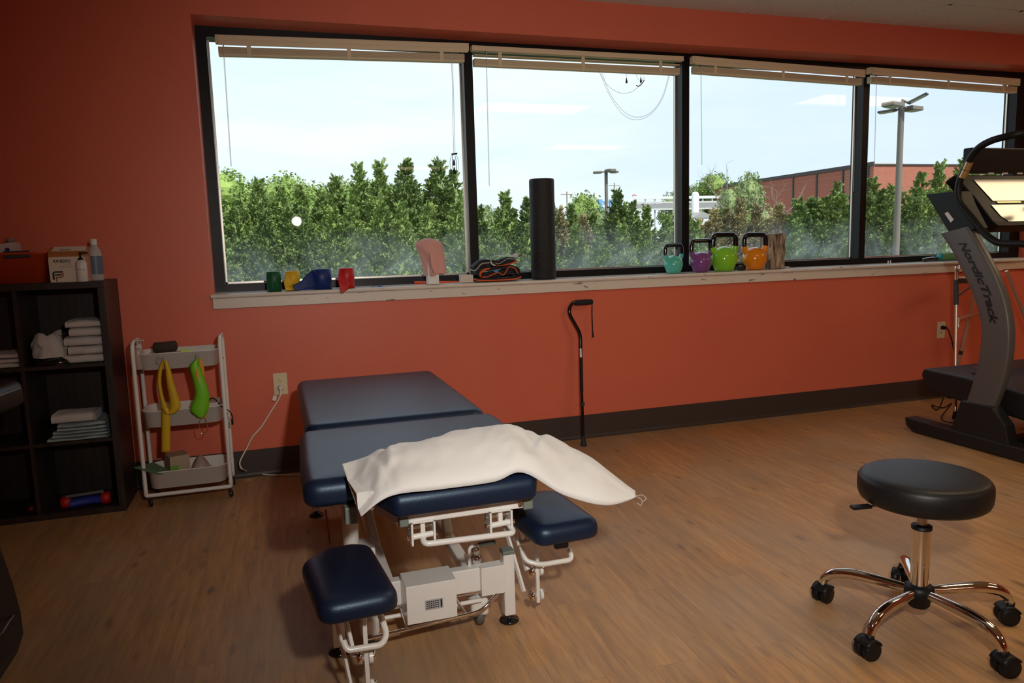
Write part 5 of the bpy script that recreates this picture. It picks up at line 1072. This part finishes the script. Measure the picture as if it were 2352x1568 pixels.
def broad_mesh(seed, R_=2.2, H_=7., n=5200, ls=.17):
    rnd = random.Random(seed); vs = []; fs = []; bl_s = []
    for k in range(16):
        a = rnd.uniform(0, 2 * PI); rr = R_ * rnd.uniform(0, .75); zz = H_ * rnd.uniform(.42, .88); zz -= rr * .5; bl_s.append((V((rr * math.cos(a), rr * math.sin(a), zz)), R_ * rnd.uniform(.28, .46)))
    for i in range(n):
        c, r_ = bl_s[i % len(bl_s)]; d = V((rnd.gauss(0, 1), rnd.gauss(0, 1), rnd.gauss(.15, 1))).normalized(); q = c + d * r_ * rnd.uniform(.7, 1.08)
        u = V((rnd.gauss(0, 1), rnd.gauss(0, 1), rnd.gauss(0, .6))).normalized() * ls * rnd.uniform(.6, 1.3); w = u.cross(V((rnd.gauss(0, 1), rnd.gauss(0, 1), rnd.gauss(0, 1)))).normalized() * ls * .55; o = len(vs); vs += [q - u * .5, q + w * .5, q + u * .5, q - w * .5]; fs.append((o, o + 1, o + 2, o + 3))
    for c, r_ in bl_s:
        o = len(vs); 
        for j in range(6):
            for k in range(8): t = PI * (j + .5) / 6; a = 2 * PI * k / 8; vs.append(c + V((math.sin(t) * math.cos(a), math.sin(t) * math.sin(a), math.cos(t))) * r_ * .7)
        for j in range(5):
            for k in range(8): fs.append((o + j * 8 + k, o + (j + 1) * 8 + k, o + (j + 1) * 8 + (k + 1) % 8, o + j * 8 + (k + 1) % 8))
    return vs, fs
BM = [mkmesh('foliage', *broad_mesh(21), M['leaf']), mkmesh('foliage', *broad_mesh(22), M['leaf2'])]
def twig_mesh(seed, H_=8.5):
    rnd = random.Random(seed); m = MB()
    def br(p, d, L_, r_, lv):
        pts = [p]; dd = d.copy()
        for i in range(4): dd = (dd + V((rnd.gauss(0, .16), rnd.gauss(0, .16), rnd.gauss(.03, .1)))).normalized(); pts.append(pts[-1] + dd * L_ / 4)
        m.tube(pts, [r_ * (1 - .15 * i) for i in range(5)], 4 if lv else 6, caps=False)
        if lv < 4:
            for _ in range(5 if lv < 2 else 3):
                t = rnd.choice(pts[1:]); s = V((rnd.gauss(0, .8), rnd.gauss(0, .8), rnd.uniform(-.1, .7))).normalized(); br(t, (dd * .5 + s).normalized(), L_ * rnd.uniform(.4, .62), r_ * .5, lv + 1)
    br(V((0, 0, 0)), V((0, 0, 1)), H_ * .72, .10, 0); return m
tw = twig_mesh(5); twig_me = bpy.data.meshes.new('branches'); twig_me.from_pydata([tuple(v) for v in tw.v], [], tw.f); twig_me.materials.append(M['twig'])
def tree(px, ptop, depth, me, H_, sc, label, cat, group, rot, name, part='foliage', xs_=1.):
    top = far(px, ptop, depth); sz = (top.z - GZ) / H_; o = bpy.data.objects.new(name, None); COL.objects.link(o); o.location = (top.x, top.y, GZ); ORG[o.name] = V(o.location)
    o.rotation_euler = (0, 0, rot); tag(o, label, cat, group); s_ = sc
    f = bpy.data.objects.new(part, me); COL.objects.link(f); f.parent = o; f.scale = (s_ * sz * xs_, s_ * sz * xs_, sz)
    if part == 'foliage':
        t = bpy.data.objects.new('trunk', trunk_me); COL.objects.link(t); t.parent = o; t.scale = (1, 1, sz * .9 * H_ / 9.6)
    return o
rnd = random.Random(5)
front = [(500, 452), (545, 440), (590, 402), (640, 425), (690, 422), (735, 432), (768, 396), (822, 372), (872, 367), (932, 361), (1005, 357), (1042, 392), (1098, 470), (1160, 436), (1212, 444), (1265, 462), (1312, 468), (1360, 485), (1418, 428), (1455, 462), (1485, 470), (1530, 488), (1568, 452), (1600, 520), (1655, 490), (1840, 462), (1872, 446), (1925, 418), (1962, 440), (2003, 404), (2048, 418), (2118, 396), (2160, 370), (2222, 348), (2275, 365), (2330, 372), (2400, 380)]
front = [(60, 425), (130, 440), (200, 410), (270, 430), (340, 415), (400, 440), (450, 425)] + front
wins = ['first pane', 'second pane', 'third pane', 'right pane']
def wn(px): return wins[0 if px < 1075 else 1 if px < 1575 else 2 if px < 1980 else 3]
for i, (px, py) in enumerate(front):
    dep = 35 + rnd.uniform(-1.5, 1.5) + (2 if px > 1990 else 0)
    tree(px, py, dep, CM[i % 4], 9.75, rnd.uniform(1.12, 1.4), *(('green conifer in the row outside, hidden behind the wall left of the first pane', 'conifer', 'conifers left of the first pane') if px < 480 else ('green conifer in the row outside, crown seen in the ' + wn(px), 'conifer', 'conifers outside the ' + wn(px))), rnd.uniform(0, 6), 'conifer_tree')
for i in range(-7, 34):
    px = 480 + i * 56 + rnd.uniform(-12, 12); 
    if 1600 < px < 1830: continue
    tree(px, 512 + rnd.uniform(-12, 12) - (45 if px < 1060 else 0) - (62 if px > 1990 else 0), 31.5 + rnd.uniform(-1, 1), CM[(i + 2) % 4], 9.75, rnd.uniform(1.25, 1.5), *(('lower bushy conifer in front of the row, hidden left of the first pane', 'conifer', 'front conifers left of the first pane') if i < 0 else ('lower bushy conifer in front of the row, seen low in the ' + wn(px), 'conifer', 'front conifers outside the ' + wn(px))), rnd.uniform(0, 6), 'conifer_tree')
for i in range(17):
    px = 1836 + i * 32; tree(px, 452 + rnd.uniform(-10, 14) - (12 if px > 1990 else 0), 33 + rnd.uniform(-.6, .6), CM[i % 4], 9.75, rnd.uniform(1.3, 1.55), 'lower bushy conifer in front of the row, seen low in the ' + wn(px), 'conifer', 'front conifers outside the ' + wn(px), rnd.uniform(0, 6), 'conifer_tree')
for i, (px, py) in enumerate([(1285, 475), (1340, 492), (1225, 485), (1700, 520), (1765, 500), (1625, 508), (1815, 490), (1738, 470), (1790, 468), (1668, 478), (1640, 478), (1606, 502), (1700, 455)]):
    tree(px, py, 33.5, CS[i % 2], 9.75, 1.25, 'sparse browning conifer among the green ones in the ' + wn(px), 'conifer', 'browning conifers outside the ' + wn(px), i * 1.3, 'conifer_tree')
for i, (px, py, dp, k, s) in enumerate([(505, 398, 56, 0, 1.2), (550, 412, 60, 1, 1.2), (605, 404, 60, 1, 1.2), (655, 408, 52, 0, 1.0), (715, 428, 56, 0, 1.1), (790, 424, 58, 0, 1.2), (860, 425, 58, 0, 1.2), (930, 425, 58, 0, 1.2), (1340, 449, 52, 0, .9), (1375, 468, 48, 1, 1.0), (1120, 465, 56, 1, 1.), (1640, 402, 125, 0, 1.0), (1560, 427, 125, 1, .9), (1598, 420, 130, 1, .8)]):
    tree(px, py, dp, BM[k], 6.75, s, ('light green' if k == 0 else 'grey green') + ' leafy tree rising behind the conifers in the ' + wn(px), 'leafy tree', 'leafy trees outside the ' + wn(px) + (' pale' if k == 0 else ' grey'), i * 1.7, 'leafy_tree')
tree(1718, 384, 37, BM[1], 6.75, .58, 'tall loose green tree between the browning conifers in the third pane', 'leafy tree', None, 1.0, 'leafy_tree')
for px, py, lab in ((1790, 432, 'bare grey twiggy tree against the brick building in the third pane'), (1738, 470, 'smaller bare grey tree left of the other bare tree')):
    tree(px, py, 35, twig_me, 8.0, .8, lab, 'bare tree', None, px, 'bare_tree', 'branches')

# brick building
def mk_brick():
    m = bpy.data.materials.new('red brick'); m.use_nodes = True; nt = m.node_tree; L = nt.links; b = nt.nodes['Principled BSDF']
    tc = node(nt, 'ShaderNodeTexCoord'); mp = node(nt, 'ShaderNodeMapping'); mp.inputs['Rotation'].default_value = (PI / 2, 0, 0); L.new(tc.outputs['Object'], mp.inputs[0])
    br = node(nt, 'ShaderNodeTexBrick'); br.inputs['Scale'].default_value = 1.5; br.inputs['Color1'].default_value = (.40, .13, .085, 1); br.inputs['Color2'].default_value = (.33, .11, .075, 1); br.inputs['Mortar'].default_value = (.36, .17, .12, 1); br.inputs['Mortar Size'].default_value = .02
    L.new(mp.outputs[0], br.inputs['Vector']); L.new(br.outputs['Color'], b.inputs['Base Color']); b.inputs['Roughness'].default_value = .9; return m
BR = mk_brick()
zt = 9.3
def ptz(px, py, z): return onz(px, py, z)
A = onz(1660, 430, zt); Bc = onz(2007, 380, zt); Cc = onz(2420, 381, zt); 
bd = thing('brick_building', (Bc.x, Bc.y, GZ), 'long low red brick building beyond the trees on the right', 'building')
back = V((30, 60, 0))
MB().prism([V((p.x, p.y, GZ)) for p in (A, Bc, Cc, Cc + back, A + back)], (0, 0, zt - GZ)).build('walls', BR, bd)
cap = mat('dark metal coping', (.05, .045, .045), .5); f1 = V(((Bc - A).y, -(Bc - A).x, 0)).normalized() * .12
if f1.dot(CP - Bc) < 0: f1 = -f1
MB().prism([V((p.x, p.y, zt)) for p in (A + f1, Bc + f1, Bc - f1, A - f1)], (0, 0, .45)).build('coping', cap, bd)
f2 = V(((Cc - Bc).y, -(Cc - Bc).x, 0)).normalized() * .12
if f2.dot(CP - Bc) < 0: f2 = -f2
MB().prism([V((p.x, p.y, zt)) for p in (Bc + f2, Cc + f2, Cc - f2, Bc - f2)], (0, 0, .18)).build('coping', cap, bd)
for px in (1823, 1877, 1937, 1995):
    d = ray(px, 400); # intersect with facade A-Bc in plan
    e = Bc - A; den = d.x * e.y - d.y * e.x; t = ((A.x - CP.x) * e.y - (A.y - CP.y) * e.x) / den; p = CP + d * t
    MB().box((p.x - .12, p.y - .12, GZ), (p.x + .12, p.y + .12, zt)).build('joint', cap, bd)
p = onz(2068, 380, zt) + V((3, 5, 0)); MB().box((p.x - 2.6, p.y, zt), (p.x + 2.6, p.y + 2, zt + .9)).build('roof_unit', mat('grey roof unit', (.5, .52, .52), .5), bd)
# tanks, pipes, poles
wt_ = mat('white tank', (.75, .78, .8), .5)
for px, py, lab in ((1597, 440, 'white storage tank right of the mullion, beyond the trees'), (1554, 443, 'white storage tank left of the mullion, beyond the trees')):
    p = far(px, py, 95); o = MB().lathe([(.46, 0), (.46, p.z - GZ - .3), (.3, p.z - GZ - .06), (.001, p.z - GZ)], (p.x, p.y, GZ), 20).build('storage_tank', wt_, loc=(p.x, p.y, GZ)); tag(o, lab, 'storage tank')
pr = thing('pipe_rack', V((far(1560, 460, 100).x, far(1560, 460, 100).y, GZ)), 'grey white industrial pipe rack on the horizon between panes two and three', 'pipe rack')
for yy, th_, c in ((455, .35, (.7, .72, .74)), (466, .25, (.55, .55, .55)), (474, .6, (.3, .3, .31)), (481, .2, (.6, .6, .6))):
    MB().beam(far(1455, yy, 100), far(1665, yy - 3, 100), .3, th_).build('pipe', mat('pipe %s' % yy, c, .5), pr)
for px in range(1460, 1660, 22):
    a_ = far(px, 452, 100); MB().beam(V((a_.x, a_.y, GZ)), a_, .15, .15).build('support', mat('rack steel', (.4, .42, .45), .5), pr)
MB().tube([far(1452, 450, 99), far(1456, 447, 99), far(1462, 449, 99)], .07, 6).build('pipe', mat('red pipe', (.5, .12, .08), .5), pr)
pr = thing('pipe_rack', V((far(1370, 462, 95).x, far(1370, 462, 95).y, GZ)), 'pale blue pipework left of the distant thin lamp', 'pipe rack')
MB().beam(far(1340, 463, 95), far(1410, 464, 95), .2, .2).build('pipe', mat('blue pipe', (.15, .35, .65), .5), pr)
for px, w_ in ((1337, .3), (1378, .5), (1402, .3)): a_ = far(px, 458, 95); MB().beam(V((a_.x, a_.y, GZ)), a_, w_, w_).build('support', mat('blue pipe', (.15, .35, .65), .5), pr)
for px, py, dp, lab in ((1302, 440, 80, 'wooden utility pole with crossarm right of the foam roller'), (1365, 442, 100, 'faint thin mast near the distant lamp'), (1411, 420, 85, 'utility pole just right of the thin distant lamp')):
    a_ = far(px, py, dp); u = thing('utility_pole', (a_.x, a_.y, GZ), lab, 'utility pole'); MB().lathe([(.10, 0), (.07, a_.z - GZ)], (a_.x, a_.y, GZ), 8).build('pole', M['twig'], u)
    if dp < 100: MB().beam(a_ + V((-.7, 0, -.3)), a_ + V((.7, 0, -.3)), .08, .08).build('crossarm', M['twig'], u)
a_ = far(1617, 500, 75); hs = thing('white_shed', (a_.x, a_.y, GZ), 'small white shed glimpsed between the trees below the white tanks', 'shed')
MB().box((a_.x - 1.2, a_.y, GZ), (a_.x + 1.0, a_.y + 2, a_.z)).build('walls', wt_, hs)
MB().prism([(a_.x - 1.4, a_.y - .1, a_.z), (a_.x + 1.2, a_.y - .1, a_.z), (a_.x - .1, a_.y - .1, a_.z + .6)], (0, 2.2, 0)).build('roof', mat('grey roof', (.3, .3, .3), .7), hs)

# ------------------------------------------------------------------ sky and lights
w = bpy.data.worlds.new('World'); SC.world = w; w.use_nodes = True; nt = w.node_tree; L = nt.links; bg = nt.nodes['Background']
tc = node(nt, 'ShaderNodeTexCoord'); sx = node(nt, 'ShaderNodeSeparateXYZ'); L.new(tc.outputs['Generated'], sx.inputs[0])
n = node(nt, 'ShaderNodeTexNoise', i_Scale=2.6, i_Detail=6., i_Roughness=.55); mp = node(nt, 'ShaderNodeMapping'); mp.inputs['Scale'].default_value = (1, 1, 4.5); L.new(tc.outputs['Generated'], mp.inputs[0]); L.new(mp.outputs[0], n.inputs['Vector'])
cr_ = node(nt, 'ShaderNodeValToRGB'); cr_.color_ramp.elements[0].position = .38; cr_.color_ramp.elements[0].color = (.70, .82, .94, 1); cr_.color_ramp.elements[1].position = .62; cr_.color_ramp.elements[1].color = (.84, .90, .95, 1)
L.new(n.outputs['Fac'], cr_.inputs['Fac'])
# a little bluer towards +x, away from the hazy sun
mrx = node(nt, 'ShaderNodeMapRange', i_From_Min=.25, i_From_Max=.85, i_To_Min=0., i_To_Max=.6); L.new(sx.outputs['X'], mrx.inputs['Value'])
mx = node(nt, 'ShaderNodeMix', data_type='RGBA'); L.new(mrx.outputs[0], mx.inputs['Factor']); L.new(cr_.outputs['Color'], mx.inputs['A']); mx.inputs['B'].default_value = (.55, .68, .86, 1)
mrz = node(nt, 'ShaderNodeMapRange', i_From_Min=-.02, i_From_Max=0., i_To_Min=.15, i_To_Max=1.); L.new(sx.outputs['Z'], mrz.inputs['Value'])
L.new(mx.outputs['Result'], bg.inputs['Color'])
ms = node(nt, 'ShaderNodeMath', operation='MULTIPLY'); ms.inputs[1].default_value = 1.28; L.new(mrz.outputs[0], ms.inputs[0]); L.new(ms.outputs[0], bg.inputs['Strength'])
def light(name, kind, loc, target, energy, color=(1, 1, 1), **kw):
    l = bpy.data.lights.new(name, kind); l.energy = energy; l.color = color
    for k, v in kw.items(): setattr(l, k, v)
    o = bpy.data.objects.new(name, l); COL.objects.link(o); o.location = loc
    o.rotation_euler = (V(target) - V(loc)).to_track_quat('-Z', 'Y').to_euler(); return o
light('sun', 'SUN', (0, -20, 40), (-14, 12, 0), 5.0, (1, .95, .86), angle=.03)
# the camera's flash, mounted above and right of the lens (it is mirrored in the left pane)
light('camera_flash', 'SPOT', (.30, -4.30, 1.60), (1.9, -.3, .80), 182, (1, .95, .88), spot_size=math.radians(100), spot_blend=1., shadow_soft_size=.05)
SC.view_settings.view_transform = 'Standard'; SC.view_settings.look = 'None'; SC.view_settings.exposure = 0; SC.view_settings.gamma = 1; SC.view_settings.use_curve_mapping = False
SC.cycles.max_bounces = 8; SC.cycles.diffuse_bounces = 5; SC.cycles.transparent_max_bounces = 12; SC.cycles.sample_clamp_indirect = 6
